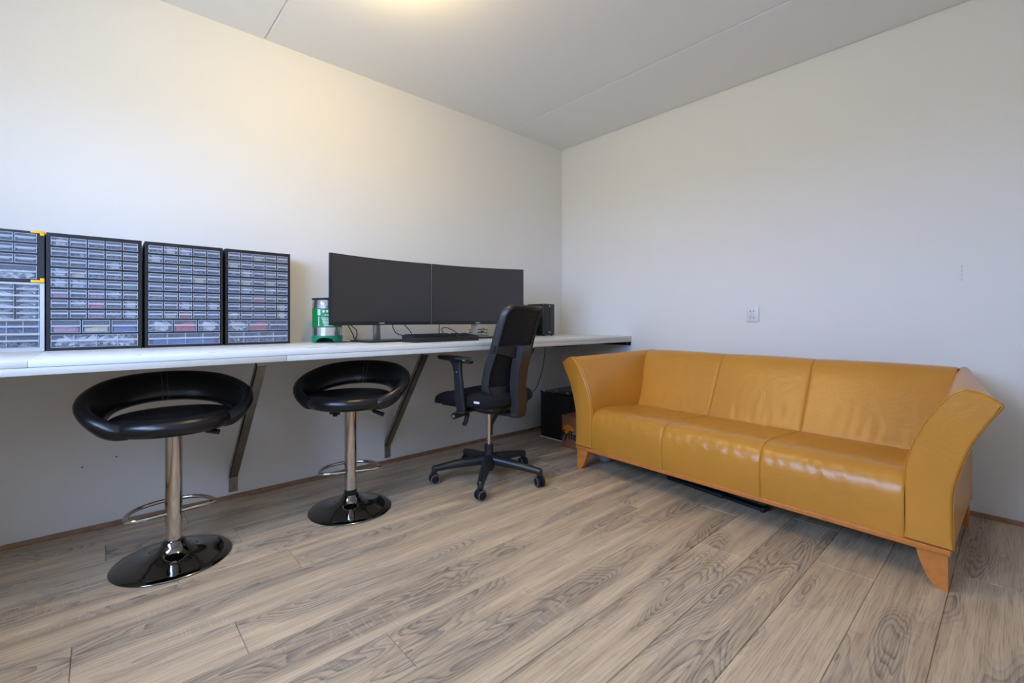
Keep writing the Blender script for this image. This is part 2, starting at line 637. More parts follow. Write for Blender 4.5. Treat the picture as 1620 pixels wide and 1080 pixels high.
def bracket(x, ytop, label):
    t = thing('shelf_bracket', label, 'bracket', (x, 0, 0), 0, 'steel brackets under the worktop')
    MB().bbox(-0.021, 0.021, -0.006, -0.0005, 0.035, 0.115, 0.001, 1).build('wall_plate', M['steel'], t)
    a = Vector((0, -0.004, 0.112))
    b = Vector((0, ytop, ZB - 0.034))
    d = (b - a).normalized()
    nrm = Vector((0, d.z, -d.y))
    n2 = -nrm if nrm.y < 0 else nrm
    m = MB()
    for (x0, x1, n0, n1) in ((-0.021, 0.021, 0, 0.005), (-0.021, -0.016, 0, 0.030)):
        ring = lambda p: [p + Vector((x0, 0, 0)) - n2 * n0 * -1, p + Vector((x1, 0, 0)) + n2 * n0, p + Vector((x1, 0, 0)) + n2 * n1, p + Vector((x0, 0, 0)) + n2 * n1]
        m.loft([[tuple(q) for q in ring(a)], [tuple(q) for q in ring(b)]])
    m.build('brace', M['steel'], t, 20)
    MB().bbox(-0.021, 0.021, ytop - 0.03, -0.004, ZB - 0.007, ZB - 0.001, 0.001, 1).build('top_plate', M['steel'], t)
    MB().lathe([(0.009, 0), (0.009, 0.003), (0.005, 0.006)], 6, Matrix.Translation((0, -0.006, 0.062)) @ Matrix.Rotation(R(90), 4, 'X')).build('bolt', M['steel'], t)


bracket(-2.722, -0.60, 'grey steel bracket under the worktop beside the bigger bar stool')
bracket(-1.800, -0.50, 'dark steel bracket under the worktop between bar stool and office chair')
bracket(-0.880, -0.50, 'steel bracket under the worktop hidden mostly behind the office chair')
t = thing('support_rail', 'short dark metal rail holding the worktop end on the sofa wall', 'rail', (0, 0, 0))
MB().box(-0.006, -0.001, YF + 0.01, -0.05, ZB - 0.030, ZB - 0.001).box(-0.035, -0.001, YF + 0.01, -0.05, ZB - 0.005, ZB - 0.001).build('angle_bar', M['dark_metal'], t)
MB().lathe([(0.006, 0), (0.005, 0.003)], 8, Matrix.Translation((-0.006, YF + 0.04, ZB - 0.018)) @ Matrix.Rotation(R(-90), 4, 'Y')).build('screw', M['silver'], t)


# ------------------------------------------------------------------ sofa
P0 = Vector((-0.912, -0.973, 0))
DV = Vector((-0.0453, -0.9990, 0)).normalized()
rot = math.atan2(DV.y, DV.x)                       # local +X along the sofa (left to right seen from the front)
CEN = P0 + DV * 0.871
sofa = thing('leather_sofa', 'three seat ochre leather sofa with flared arms and orange wood feet', 'sofa', CEN, rot)
# local: x = half length (-left, +right), y = depth (0 front, + towards the wall), z up


def lerp_prof(prof, z):
    for (z0, a0), (z1, a1) in zip(prof, prof[1:]):
        if z <= z1:
            return a0 + (a1 - a0) * (z - z0) / (z1 - z0)
    return prof[-1][1]


IN_F = [(0.150, 0.775), (0.30, 0.776), (0.43, 0.780), (0.527, 0.805), (0.61, 0.842), (0.68, 0.884), (0.715, 0.912), (0.734, 0.945)]
OUT_F = [(0.150, 0.912), (0.334, 0.910), (0.42, 0.924), (0.524, 0.953), (0.604, 0.990), (0.645, 1.012), (0.680, 1.034), (0.694, 1.035)]
IN_R = [(0.150, 0.770), (0.30, 0.772), (0.43, 0.780), (0.527, 0.792), (0.61, 0.806), (0.68, 0.818), (0.73, 0.828), (0.752, 0.845)]
OUT_R = [(0.150, 0.886), (0.334, 0.884), (0.42, 0.884), (0.524, 0.884), (0.604, 0.884), (0.66, 0.884), (0.715, 0.884), (0.742, 0.878)]


def catmull(P, n=4, closed=False):
    out = []
    m_ = len(P)
    rng = range(m_ if closed else m_ - 1)
    for i in rng:
        p0 = Vector(P[i - 1] if (closed or i > 0) else P[i])
        p1 = Vector(P[i])
        p2 = Vector(P[(i + 1) % m_])
        p3 = Vector(P[(i + 2) % m_] if (closed or i + 2 < m_) else P[min(i + 1, m_ - 1)])
        for k in range(n):
            t_ = k / n
            out.append(0.5 * ((2 * p1) + (-p0 + p2) * t_ + (2 * p0 - 5 * p1 + 4 * p2 - p3) * t_ ** 2 + (-p0 + 3 * p1 - 3 * p2 + p3) * t_ ** 3))
    if not closed:
        out.append(Vector(P[-1]))
    return out


def arm_ring(k, sgn, yv, inset=0.0):
    """k = 0 front profile .. 1 rear profile"""
    inn = [(a0 + (a1 - a0) * k, z0 + (z1 - z0) * k) for (z0, a0), (z1, a1) in zip(IN_F, IN_R)]
    out = [(a0 + (a1 - a0) * k, z0 + (z1 - z0) * k) for (z0, a0), (z1, a1) in zip(OUT_F, OUT_R)]
    inn = [tuple(p) for p in catmull(inn, 3)]
    out = [tuple(p) for p in catmull(out, 3)]
    ti, to = inn[-1], out[-1]
    top = [(ti[0] + (to[0] - ti[0]) * q, ti[1] + (to[1] - ti[1]) * q + 0.010 * math.sin(math.pi * q)) for q in (0.25, 0.5, 0.75)]
    poly = inn + top + list(reversed(out))
    cx = sum(p[0] for p in poly) / len(poly)
    res = []
    n = len(poly)
    for i, (a, z) in enumerate(poly):
        pa, pb = poly[i - 1], poly[(i + 1) % n]
        tx, tz = pb[0] - pa[0], pb[1] - pa[1]
        l = math.hypot(tx, tz) or 1
        nx, nz = tz / l, -tx / l               # inward or outward; orientation fixed by sign below
        res.append((sgn * (a + nx * inset), yv, z - (-nz) * inset))
    return res


def ease(q):
    return q ** 0.8


arm_front = {}
for sgn in (-1, 1):
    rings = [arm_ring(0, sgn, -0.004, 0.008), arm_ring(0, sgn, 0.0, 0.003), arm_ring(0, sgn, 0.010, 0.0)]
    for i in range(1, 13):
        q = i / 12
        rings.append(arm_ring(ease(q), sgn, 0.010 + 0.82 * q, 0.0))
    rings.append(arm_ring(1, sgn, 0.842, 0.010))
    arm = MB().loft(rings).build('armrest', M['leather'], sofa, 25)
    # stitched seam along the front edge of the arm
    r2 = arm_ring(0.01, sgn, 0.012, -0.0008)
    MB().tube(r2, 0.0022, 6).build('seam_piping', M['leather'], arm)
    r3 = [(x, 0.022, z) for x, y_, z in arm_ring(0.02, sgn, 0.022, -0.0006)]
    m = MB()
    for i in range(len(r3) - 1):
        a, b = Vector(r3[i]), Vector(r3[i + 1])
        k = max(1, int((b - a).length / 0.011))
        for j in range(k):
            m.tube([a + (b - a) * ((j + 0.15) / k), a + (b - a) * ((j + 0.75) / k)], 0.0015, 4)
    m.build('stitching', M['stitch'], arm)

# seat: three leather panels wrapping from the front over the top
SEAT = [(0.000, 0.150), (-0.006, 0.20), (-0.010, 0.26), (-0.006, 0.315), (0.010, 0.358), (0.040, 0.388), (0.085, 0.402), (0.16, 0.404), (0.28, 0.396), (0.42, 0.386), (0.56, 0.378)]
BACK = [(0.50, 0.345), (0.515, 0.385), (0.545, 0.44), (0.59, 0.53), (0.635, 0.62), (0.672, 0.69), (0.70, 0.730), (0.735, 0.752), (0.775, 0.757), (0.815, 0.748), (0.838, 0.715), (0.842, 0.60), (0.842, 0.15)]


def panel(prof, edges_lo, edges_hi, name, seed, puff, wr, sub=5, nu=64, zlo=0.15, zhi=0.76, seamL=True, seamR=True):
    pr = catmull(prof, sub)
    rg = random.Random(seed)
    ph = [rg.uniform(0, 6.28) for _ in range(6)]
    m = MB()
    rings = []
    nn = len(pr)
    for i in range(nn):
        p = pr[i]
        a, b = pr[max(0, i - 1)], pr[min(nn - 1, i + 1)]
        t_ = (b - a).normalized()
        nx, nz = -t_.y, t_.x                       # outward: front / up
        s_ = i / (nn - 1)
        ring = []
        kz = min(1, max(0, (p.y - zlo) / (zhi - zlo)))
        u0 = edges_lo[0] + (edges_lo[1] - edges_lo[0]) * kz
        u1 = edges_hi[0] + (edges_hi[1] - edges_hi[0]) * kz
        for j in range(nu + 1):
            q = j / nu
            q = 0.5 - 0.5 * math.cos(math.pi * q) if True else q
            u = u0 + (u1 - u0) * q
            e = 1.0
            if seamL:
                e *= 1 - math.exp(-(q) / 0.007)
            if seamR:
                e *= 1 - math.exp(-(1 - q) / 0.007)
            dz = -0.006 * (1 - e) + puff * math.sin(math.pi * q) ** 0.7 * math.sin(math.pi * min(1, s_ * 1.05))
            wv = math.sin(u * 88 + ph[0] + 2.6 * math.sin(s_ * 9 + ph[1]) + 2 * math.sin(u * 13 + ph[3])) * 0.6 + math.sin(u * 131 + ph[2] + 2.5 * math.sin(s_ * 11 + u * 5)) * 0.4
            dz += wr(s_) * wv * e * math.sin(math.pi * q) ** 0.5
            ring.append((u, p.x - (-nx) * dz if False else p.x + nx * dz, p.y + nz * dz))
        rings.append(ring)
    m.loft(rings, closed=False)
    o = m.build(name, M['leather'], sofa, 70)
    return o


def wr_seat(s_):
    return 0.0019 * math.exp(-((s_ - 0.38) / 0.11) ** 2) + 0.0011 * math.exp(-((s_ - 0.6) / 0.25) ** 2)


def wr_back(s_):
    return 0.0013 * math.exp(-((s_ - 0.12) / 0.10) ** 2) + 0.0003


SE = [-0.777, -0.263, 0.255, 0.777]
for i in range(3):
    panel(SEAT, (SE[i], SE[i]), (SE[i + 1], SE[i + 1]), 'seat_panel', 10 + i, 0.002, wr_seat)
for i in range(3):
    lo = (-0.785, -0.845) if i == 0 else (SE[i], SE[i])
    hi = (0.785, 0.845) if i == 2 else (SE[i + 1], SE[i + 1])
    panel(BACK, lo, hi, 'back_panel', 20 + i, 0.005, wr_back)
MB().box(-0.86, 0.86, 0.02, 0.835, 0.146, 0.156).build('bottom_lining', M['liner'], sofa)
# wooden base rail and feet
m = MB().bbox(-0.905, 0.905, -0.006, 0.030, 0.128, 0.150, 0.003)
m.bbox(-0.885, 0.885, 0.80, 0.835, 0.128, 0.150, 0.003)
m.build('wood_rail', M['cherry'], sofa)
for sgn in (-1, 1):
    for (y0, y1) in ((0.0, 0.034), (0.792, 0.826)):
        o_ = 0.898 if y0 < 0.1 else 0.876
        poly = [(o_, 0.1285), (o_, 0.0)] + [(o_ - w_, z) for z, w_ in ((0, 0.030), (0.012, 0.041), (0.025, 0.051), (0.040, 0.060), (0.06, 0.068), (0.085, 0.077), (0.105, 0.083), (0.1285, 0.088))]
        MB().prism(poly, y0, y1, lambda a, b, t_: (sgn * a, t_, b)).build('foot', M['cherry'], sofa, 30)

# things lying under the sofa
o = MB()
a, b = Vector((-0.640, -1.46, 0)), Vector((-0.735, -2.05, 0))
d = (b - a).normalized()
sd = Vector((-d.y, d.x, 0))
Mx = Matrix(((d.x, sd.x, 0, a.x), (d.y, sd.y, 0, a.y), (0, 0, 1, 0), (0, 0, 0, 1)))
L_ = (b - a).length
t = thing('metal_bar', 'flat dark metal bar lying on the floor under the sofa', 'bar', (0, 0, 0))
MB().bbox(0, L_ * 0.62, -0.03, 0.03, 0.0, 0.020, 0.003, 2, Mx).build('outer_sleeve', M['dark_metal'], t)
MB().bbox(L_ * 0.62, L_ - 0.02, -0.024, 0.024, 0.002, 0.017, 0.003, 2, Mx).build('inner_bar', M['dark_metal'], t)
MB().bbox(L_ - 0.02, L_, -0.032, 0.032, 0.0, 0.024, 0.004, 2, Mx).build('end_cap', M['black_plastic'], t)

bm = bmesh.new()
bmesh.ops.create_icosphere(bm, subdivisions=3, radius=1)
rg = random.Random(3)
for q in bm.verts:
    n_ = 1 + 0.16 * math.sin(q.co.x * 9 + q.co.z * 5) * math.cos(q.co.y * 8 + 1) + rg.uniform(-0.06, 0.06)
    q.co = Vector((q.co.x * 0.06 * n_, q.co.y * 0.055 * n_, max(-0.045, q.co.z * 0.05 * n_)))
o = MB().bm(bm).build('plastic_bag', M['bag'], None, 20)
o.location = (-0.66, -0.985, 0.045)
tag(o, 'crumpled clear plastic bag on the floor behind the sofa foot near the boxes', 'bag')


# ------------------------------------------------------------------ bar stools
def sect_ellipse(c, ax, up, a, b, n=14):
    out = []
    for k in range(n):
        w_ = 2 * math.pi * k / n
        cw, sw = math.cos(w_), math.sin(w_)
        sq = lambda v_: math.copysign(abs(v_) ** 0.75, v_)
        out.append(tuple(c + ax * (a * sq(cw)) + up * (b * sq(sw))))
    return out


RK = [(0, .283, .748, .228, .624), (25, .285, .743, .228, .618), (50, .288, .724, .224, .602), (80, .287, .676, .212, .568), (100, .266, .634, .198, .548), (116, .226, .598, .182, .543), (128, .180, .580, .160, .545)]


def ring_keys(ph):
    for i in range(len(RK) - 1):
        if ph <= RK[i + 1][0]:
            a, b = RK[i], RK[i + 1]
            pa = RK[i - 1] if i else (-RK[1][0],) + RK[1][1:]
            pb = RK[i + 2] if i + 2 < len(RK) else b
            k = (ph - a[0]) / (b[0] - a[0])
            out = []
            for c in range(1, 5):
                ma = (b[c] - pa[c]) / (b[0] - pa[0]) * (b[0] - a[0])
                mb = (pb[c] - a[c]) / (pb[0] - a[0]) * (b[0] - a[0])
                out.append((2 * k ** 3 - 3 * k * k + 1) * a[c] + (k ** 3 - 2 * k * k + k) * ma + (-2 * k ** 3 + 3 * k * k) * b[c] + (k ** 3 - k * k) * mb)
            return out
    return list(RK[-1][1:])


def bar_stool(loc, seat_rot, foot_rot, label, zoff=0.0, collar_dark=False, bits=False):
    t = thing('bar_stool', label, 'bar stool', loc, 0, 'black bar stools at the worktop')
    MB().lathe([(0.203, 0.0), (0.205, 0.004), (0.200, 0.009), (0.17, 0.013), (0.12, 0.020), (0.085, 0.030), (0.060, 0.045), (0.045, 0.062), (0.038, 0.080), (0.034, 0.082)], 64).build('base', M['dark_chrome'], t, 60)
    zj = 0.105 if collar_dark else 0.145
    if collar_dark:
        MB().lathe([(0.030, 0.080), (0.030, zj)], 32).build('collar', M['rubber'], t)
    else:
        MB().lathe([(0.026, 0.080), (0.026, zj)], 32).build('lower_tube', M['chrome'], t)
    MB().lathe([(0.0295, zj), (0.0295, 0.535 + zoff)], 40).build('column', M['chrome'], t)
    # D shaped footrest, fixed to the column
    pts = []
    W = 0.150
    for k in range(0, 25):
        q = math.pi * k / 24
        pts.append((W * math.cos(q), 0.155 * math.sin(q) ** 0.8 + 0.012 if 0 < k < 24 else 0.012, 0))
    pts = [(-W + 0.0, 0.0, 0)] if False else pts
    cl = [Vector(p) for p in pts]
    line = [Vector((-W + 2 * W * k / 8, -0.006, 0)) for k in range(1, 8)]
    Mr = Matrix.Translation((0, 0, 0.195)) @ Matrix.Rotation(foot_rot, 4, 'Z')
    MB().tube([tuple(Mr @ p) for p in cl + line], 0.0085, 10, closed=True).build('footrest', M['chrome'], t)
    # seat: +Y is the open front, the padded ring is highest at the back (-Y)
    Ms = Matrix.Translation((0, 0, zoff)) @ Matrix.Rotation(seat_rot, 4, 'Z')
    prof = [(0.10, 0.535), (0.165, 0.536), (0.190, 0.545), (0.203, 0.562), (0.203, 0.580), (0.190, 0.597), (0.160, 0.606), (0.08, 0.603), (0.0005, 0.600)]
    pts = catmull([(a, b) for a, b in prof], 3)
    seat = MB().lathe([(max(p.x, 0.0005), p.y) for p in pts], 48, Ms @ Matrix.Diagonal((1.06, 1.0, 1, 1))).build('seat', M['black_leather'], t, 60)
    rings = []
    inner = []
    topl = []
    A = 128
    NR = 56
    for k in range(NR + 1):
        ph = -A + 2 * A * k / NR
        rt, zt, rb, zb = ring_keys(abs(ph))
        e = 1
        d = Vector((math.sin(R(ph)) * 1.03, -math.cos(R(ph)), 0))
        top = d * rt + Vector((0, 0, zt))
        bot = d * rb + Vector((0, 0, zb))
        c0 = (top + bot) / 2
        up = (top - bot)
        hgt = up.length / 2 * max(0.25, e)
        up.normalize()
        ax = Vector((d.x, d.y, 0)).normalized()
        ax = (ax - up * ax.dot(up)).normalized()
        th = 0.027
        ring = [Ms @ Vector(p) for p in sect_ellipse(c0, ax, up, th, hgt, 18)]
        rings.append([tuple(p) for p in ring])
        inner.append((Ms @ (c0 - ax * (th * 1.01) + up * hgt * 0.55), Ms @ (c0 - ax * (th + 0.0005) - up * hgt * 0.6), ax, up, c0, th, hgt))
        topl.append(Ms @ (c0 - ax * (th * 0.80) + up * hgt * 0.68))
    back = MB().loft(rings).build('padded_backrest', M['black_leather'], t, 70)
    m = MB()
    m.tube([tuple(p) for p in topl[6:-6]], 0.0012, 5)
    mid = NR // 2
    for dk in (-0.010, 0.010):
        _, _, ax, up, c0, th, hgt = inner[mid]
        pts = []
        for w_ in range(-8, 9):
            an = math.pi + w_ / 8 * 1.25
            sq = lambda v_: math.copysign(abs(v_) ** 0.75, v_)
            p = c0 + ax * (1.01 * th * sq(math.cos(an))) - up * (1.01 * hgt * sq(math.sin(an)))
            pts.append(tuple(Ms @ (p + Vector((dk, 0, 0)))))
        m.tube(pts, 0.0011, 5)
    m.build('stitching', M['stitch_grey'], back)
    # plate and height lever under the seat
    MB().lathe([(0.030, 0.515), (0.075, 0.528), (0.085, 0.535)], 24, Matrix.Translation((0, 0, zoff))).build('seat_plate', M['black_plastic'], t)
    return t, Ms


def lever(t, a, b, c):
    l = MB().cyl(a, b, 0.005).build('lever', M['chrome'], t)
    MB().cyl(b, c, 0.009, 0.011).build('lever_grip', M['black_plastic'], l)


# seat front faces the camera; the back side is next to the worktop
def face_rot(loc, extra):
    d = Vector((camo.location.x - loc[0], camo.location.y - loc[1]))
    return math.atan2(d.y, d.x) - math.pi / 2 + R(extra)


l1 = (-3.043, -0.581, 0)
l2 = (-2.300, -0.580, 0)
s1, M1 = bar_stool(l1, face_rot(l1, 8), R(180) + face_rot(l1, 12), 'bigger looking black bar stool nearest the camera, beside the drawer cabinets')
s2, M2 = bar_stool(l2, face_rot(l2, -20), R(180) + face_rot(l2, 2), 'black bar stool with dark collar standing between the two steel brackets', 0.0, True)
rv = Vector((0.742, -0.670, 0))
lever(s1, tuple(rv * 0.06 + Vector((0, 0, 0.532))), tuple(rv * 0.135 + Vector((0, 0, 0.528))), tuple(rv * 0.185 + Vector((0, 0, 0.524))))
lever(s2, tuple(rv * 0.05 + Vector((0, 0, 0.525))), tuple(rv * 0.11 + Vector((0.0, -0.02, 0.512))), tuple(rv * 0.155 + Vector((0, -0.035, 0.496))))
m = MB()
for k, (dx, dz) in enumerate(((0.0, 0.0), (0.016, -0.012), (0.03, -0.004))):
    p = -rv * (0.135 - dx)
    m.bbox(p.x - 0.010, p.x + 0.010, p.y - 0.1 - 0.008, p.y - 0.1 + 0.008, 0.508 + dz, 0.542, 0.003)
m.build('torn_lining', M['rubber'], s2)


# ------------------------------------------------------------------ office chair
oc = thing('office_chair', 'black swivel office chair with mesh back on five casters', 'office chair', (-1.485, -0.720, 0), R(13))
MB().lathe([(0.030, 0.060), (0.036, 0.075), (0.038, 0.115), (0.030, 0.125), (0.027, 0.130), (0.027, 0.215), (0.024, 0.218)], 28).build('hub', M['black_plastic'], oc)
MB().lathe([(0.0145, 0.21), (0.0145, 0.43)], 24).build('gas_lift', M['chrome'], oc)


def leg_mesh():
    rings = []
    for k in range(9):
        q = k / 8
        x = 0.025 + 0.313 * q
        zc = 0.125 - 0.022 * q - 0.014 * q * q
        hw = 0.036 - 0.016 * q
        hh = 0.034 - 0.015 * q
        rings.append([(x, hw * math.cos(a) * 1.0, zc + hh * math.sin(a)) for a in [2 * math.pi * (j + 0.5) / 10 for j in range(10)]])
    m = MB().loft(rings)
    m.lathe([(0.017, 0.066), (0.018, 0.095), (0.012, 0.106)], 14, Matrix.Translation((0.332, 0, 0)))
    return m.mesh('leg', M['black_plastic'], 50)


def wheel_mesh(name, mt, r, w_, y0):
    Mx_ = Matrix.Translation((0, y0, 0.030)) @ Matrix.Rotation(R(-90), 4, 'X')
    return MB().lathe([(r * 0.80, 0), (r, w_ * 0.2), (r, w_ * 0.8), (r * 0.80, w_)], 24, Mx_).mesh(name, mt)


lm = leg_mesh()
wl = wheel_mesh('wheel', M['rubber'], 0.030, 0.018, -0.024)
wr_ = wheel_mesh('wheel', M['rubber'], 0.030, 0.018, 0.006)
ringm = [MB().tube([(0.0255 * math.cos(a), y0, 0.030 + 0.0255 * math.sin(a)) for a in [2 * math.pi * j / 24 for j in range(24)]], 0.0022, 6, closed=True).mesh('ring', M['grey_ring']) for y0 in (-0.0247, 0.0248)]
hood = MB()
hood.lathe([(0.008, 0.030), (0.008, 0.072)], 12, Matrix.Translation((0.012, 0, 0)))
hood.box(-0.008, 0.016, -0.005, 0.005, 0.026, 0.058)
hoodm = hood.mesh('fork', M['black_plastic'])
cast_rot = [40, -60, 15, 150, -30]
for k in range(5):
    a = R(7 - 13 + 72 * k)
    link('leg', lm, oc, (0, 0, 0), a)
    cs = link('caster', hoodm, oc, (0.332 * math.cos(a), 0.332 * math.sin(a), 0), R([70, 20, 150, 160, 60][k]))
    link('wheel', wl, cs)
    link('wheel', wr_, cs)
    link('wheel_ring', ringm[0], cs)
    link('wheel_ring', ringm[1], cs)


def rrect(hx, hy, r, n=6):
    pts = []
    for cx_, cy_, a0 in ((hx - r, hy - r, 0), (-hx + r, hy - r, 90), (-hx + r, -hy + r, 180), (hx - r, -hy + r, 270)):
        for k in range(n + 1):
            a = R(a0 + 90 * k / n)
            pts.append((cx_ + r * math.cos(a), cy_ + r * math.sin(a)))
    return pts


# seat cushion
rings = []
for z, ins in ((0.435, 0.030), (0.440, 0.012), (0.455, 0.0), (0.480, 0.0), (0.497, 0.010), (0.505, 0.030), (0.507, 0.06)):
    ring = []
    for (x, y_) in rrect(0.245 - ins, 0.240 - ins, 0.09 - ins * 0.8):
        fy = (y_ + 0.24) / 0.48
        drop = -0.030 * max(0, fy - 0.75) / 0.25 + 0.010 * math.sin(math.pi * fy)
        ring.append((x, y_ + 0.035, z + drop * (0.4 if z < 0.45 else 1)))
    rings.append(ring)
seat = MB().loft(rings).build('seat_cushion', M['black_fabric'], oc, 60)
MB().bbox(-0.2485, -0.2465, -0.125, -0.085, 0.468, 0.480, 0.0005, 1).build('tag', M['white_tag'], seat)
MB().bbox(-0.19, 0.19, -0.17, 0.22, 0.418, 0.438, 0.008).build('seat_pan', M['black_plastic'], oc)
m = MB()
ringsm = []
for z, hx, hy, cy in ((0.365, 0.040, 0.05, -0.01), (0.375, 0.060, 0.09, -0.01), (0.400, 0.080, 0.13, -0.01), (0.420, 0.085, 0.14, 0.0)):
    ringsm.append([(x, y_ + cy, z) for x, y_ in rrect(hx, hy, 0.03)])
m.loft(ringsm)
m.build('tilt_mechanism', M['black_plastic'], oc, 40)
m = MB().cyl((-0.08, 0.02, 0.405), (-0.21, 0.03, 0.395), 0.010, 0.012)
m.cyl((-0.19, 0.03, 0.396), (-0.285, 0.035, 0.388), 0.017, 0.019)
lv = m.build('tension_lever', M['black_plastic'], oc)
MB().lathe([(0.010, 0), (0.006, 0.002)], 14, Matrix.Translation((-0.285, 0.035, 0.388)) @ Matrix.Rotation(R(-90), 4, 'Y')).build('lever_cap', M['grey_ring'], lv)
MB().tube([(-0.20, 0.0, 0.392), (-0.215, -0.005, 0.375), (-0.225, -0.008, 0.355), (-0.245, -0.012, 0.340)], 0.014, 10).build('height_paddle', M['black_plastic'], oc)

for o_ in oc.children:
    if o_.name.split('.')[0] in ('seat_cushion', 'seat_pan', 'tilt_mechanism', 'tension_lever', 'height_paddle'):
        o_.location.z = 0.045
# backrest: leaning shell, local y of its face as a function of height
ZB0, ZB1 = 0.535, 1.068


def by(z):
    k = (z - ZB0) / (ZB1 - ZB0)
    return -0.165 - 0.015 * math.sin(math.pi * min(1, k * 2.2)) * -1 - 0.135 * k ** 1.5


def bw(z):
    k = (z - ZB0) / (ZB1 - ZB0)
    return 0.208 - 0.020 * abs(k - 0.45) * 2 * (1 if k > 0.45 else 0.7)


def by2(z, x):
    return by(z) - 0.0 + 0.055 * (x / 0.22) ** 2


def brr(ins):
    """rounded outline of the backrest, as (x, z)"""
    out = []
    hx0, hz = 1.0 - ins / 0.22, (ZB1 - ZB0) / 2 - ins
    for (x, z) in rrect(1.0, 1.0, 0.22, 8):
        zz = (ZB0 + ZB1) / 2 + hz * z
        out.append((bw(zz) * hx0 * x, zz))
    return out


def dense(poly, n=4):
    out = []
    for i in range(len(poly)):
        a, b = poly[i], poly[(i + 1) % len(poly)]
        k = max(1, int(math.hypot(b[0] - a[0], b[1] - a[1]) / 0.03))
        for j in range(k):
            out.append((a[0] + (b[0] - a[0]) * j / k, a[1] + (b[1] - a[1]) * j / k))
    return out


outer = dense(brr(0.0))
m = MB()
ringsb = []
cen = (0, (ZB0 + ZB1) / 2)
sc = lambda p, s_: (p[0] * (1 - s_ / 0.22), cen[1] + (p[1] - cen[1]) * (1 - s_ / 0.265))
sect = [(0.0, 0.012), (0.003, 0.020), (0.016, 0.022), (0.030, 0.018), (0.034, 0.0), (0.030, -0.012), (0.010, -0.026), (0.002, -0.018)]
rings = [[(lambda q: (q[0], by2(q[1], q[0]) + dy, q[1]))(sc(p, s_)) for p in outer] for s_, dy in sect]
rings.append(rings[0])
m.loft(rings, cap=False)
m.build('back_frame', M['black_plastic'], oc, 50)


def back_sheet(z0, z1, s_, dy0, dy1, nx=14, nz=16):
    """closed curved sheet filling the frame between heights z0 and z1"""
    front, rear = [], []
    hz = (ZB1 - ZB0) / 2 - s_
    for i in range(nz + 1):
        z = z0 + (z1 - z0) * i / nz
        zn = (z - cen[1]) / hz
        hw = bw(z) - s_
        e = abs(zn)
        if e > 0.78:
            hw -= 0.06 * (1 - math.sqrt(max(0, 1 - ((e - 0.78) / 0.22) ** 2)))
        front.append([(hw * (2 * j / nx - 1), by2(z, hw * (2 * j / nx - 1)) + dy1, z) for j in range(nx + 1)])
        rear.append([(hw * (2 * j / nx - 1), by2(z, hw * (2 * j / nx - 1)) + dy0, z) for j in range(nx + 1)])
    rings_ = [f_ + list(reversed(r_)) for f_, r_ in zip(front, rear)]
    return MB().loft(rings_)


back_sheet(ZB0 + 0.02, ZB1 - 0.02, 0.018, -0.002, 0.012).build('mesh_panel', M['black_mesh'], oc, 60)
m = MB()
for k in range(7):
    z = 0.885 + 0.021 * k
    m.tube([(x, by2(z, x) - 0.004, z + 0.012 * (x / 0.2) ** 2) for x in [(-0.17 + 0.034 * j) for j in range(11)]], 0.0028, 5)
m.build('mesh_rib', M['black_mesh'], oc)
back_sheet(ZB0 + 0.012, 0.600, 0.016, -0.018, 0.0, nz=5).build('lower_back_panel', M['black_plastic'], oc, 60)
# yoke: band across the back that meets the spine
front = []
rgs = []
for j in range(19):
    x = -0.205 + 0.41 * j / 18
    q = abs(x) / 0.205
    zt_ = 0.842 - 0.012 * (1 - q) ** 2
    zb_ = 0.795 - 0.055 * (1 - q) ** 1.1
    th = 0.020 + 0.030 * (1 - q) ** 1.3
    rgs.append([(x, by2(zt_, x) - 0.004, zt_), (x, by2(zt_, x) - 0.004 - th * 0.7, zt_ - 0.006), (x, by2(zb_, x) - 0.004 - th, zb_ + 0.006), (x, by2(zb_, x) - 0.004, zb_)])
MB().loft(rgs).build('back_yoke', M['black_plastic'], oc, 35)
# spine from the yoke down to the mechanism
rgs = []
for z, yb, hx, th in ((0.838, by(0.838) - 0.006, 0.056, 0.048), (0.80, by(0.80) - 0.012, 0.056, 0.060), (0.70, by(0.70) - 0.028, 0.054, 0.055), (0.60, by(0.60) - 0.036, 0.053, 0.050),
                      (0.50, -0.205, 0.052, 0.048), (0.45, -0.200, 0.050, 0.048), (0.415, -0.195, 0.048, 0.044)):
    rgs.append([(-hx, yb, z), (-hx + 0.006, yb - th, z - 0.004), (hx - 0.006, yb - th, z - 0.004), (hx, yb, z)])
m = MB().loft(rgs)
m.bbox(-0.048, -0.030, -0.23, -0.05, 0.415, 0.435, 0.004)
m.bbox(0.030, 0.048, -0.23, -0.05, 0.415, 0.435, 0.004)
m.build('spine', M['black_plastic'], oc, 35)
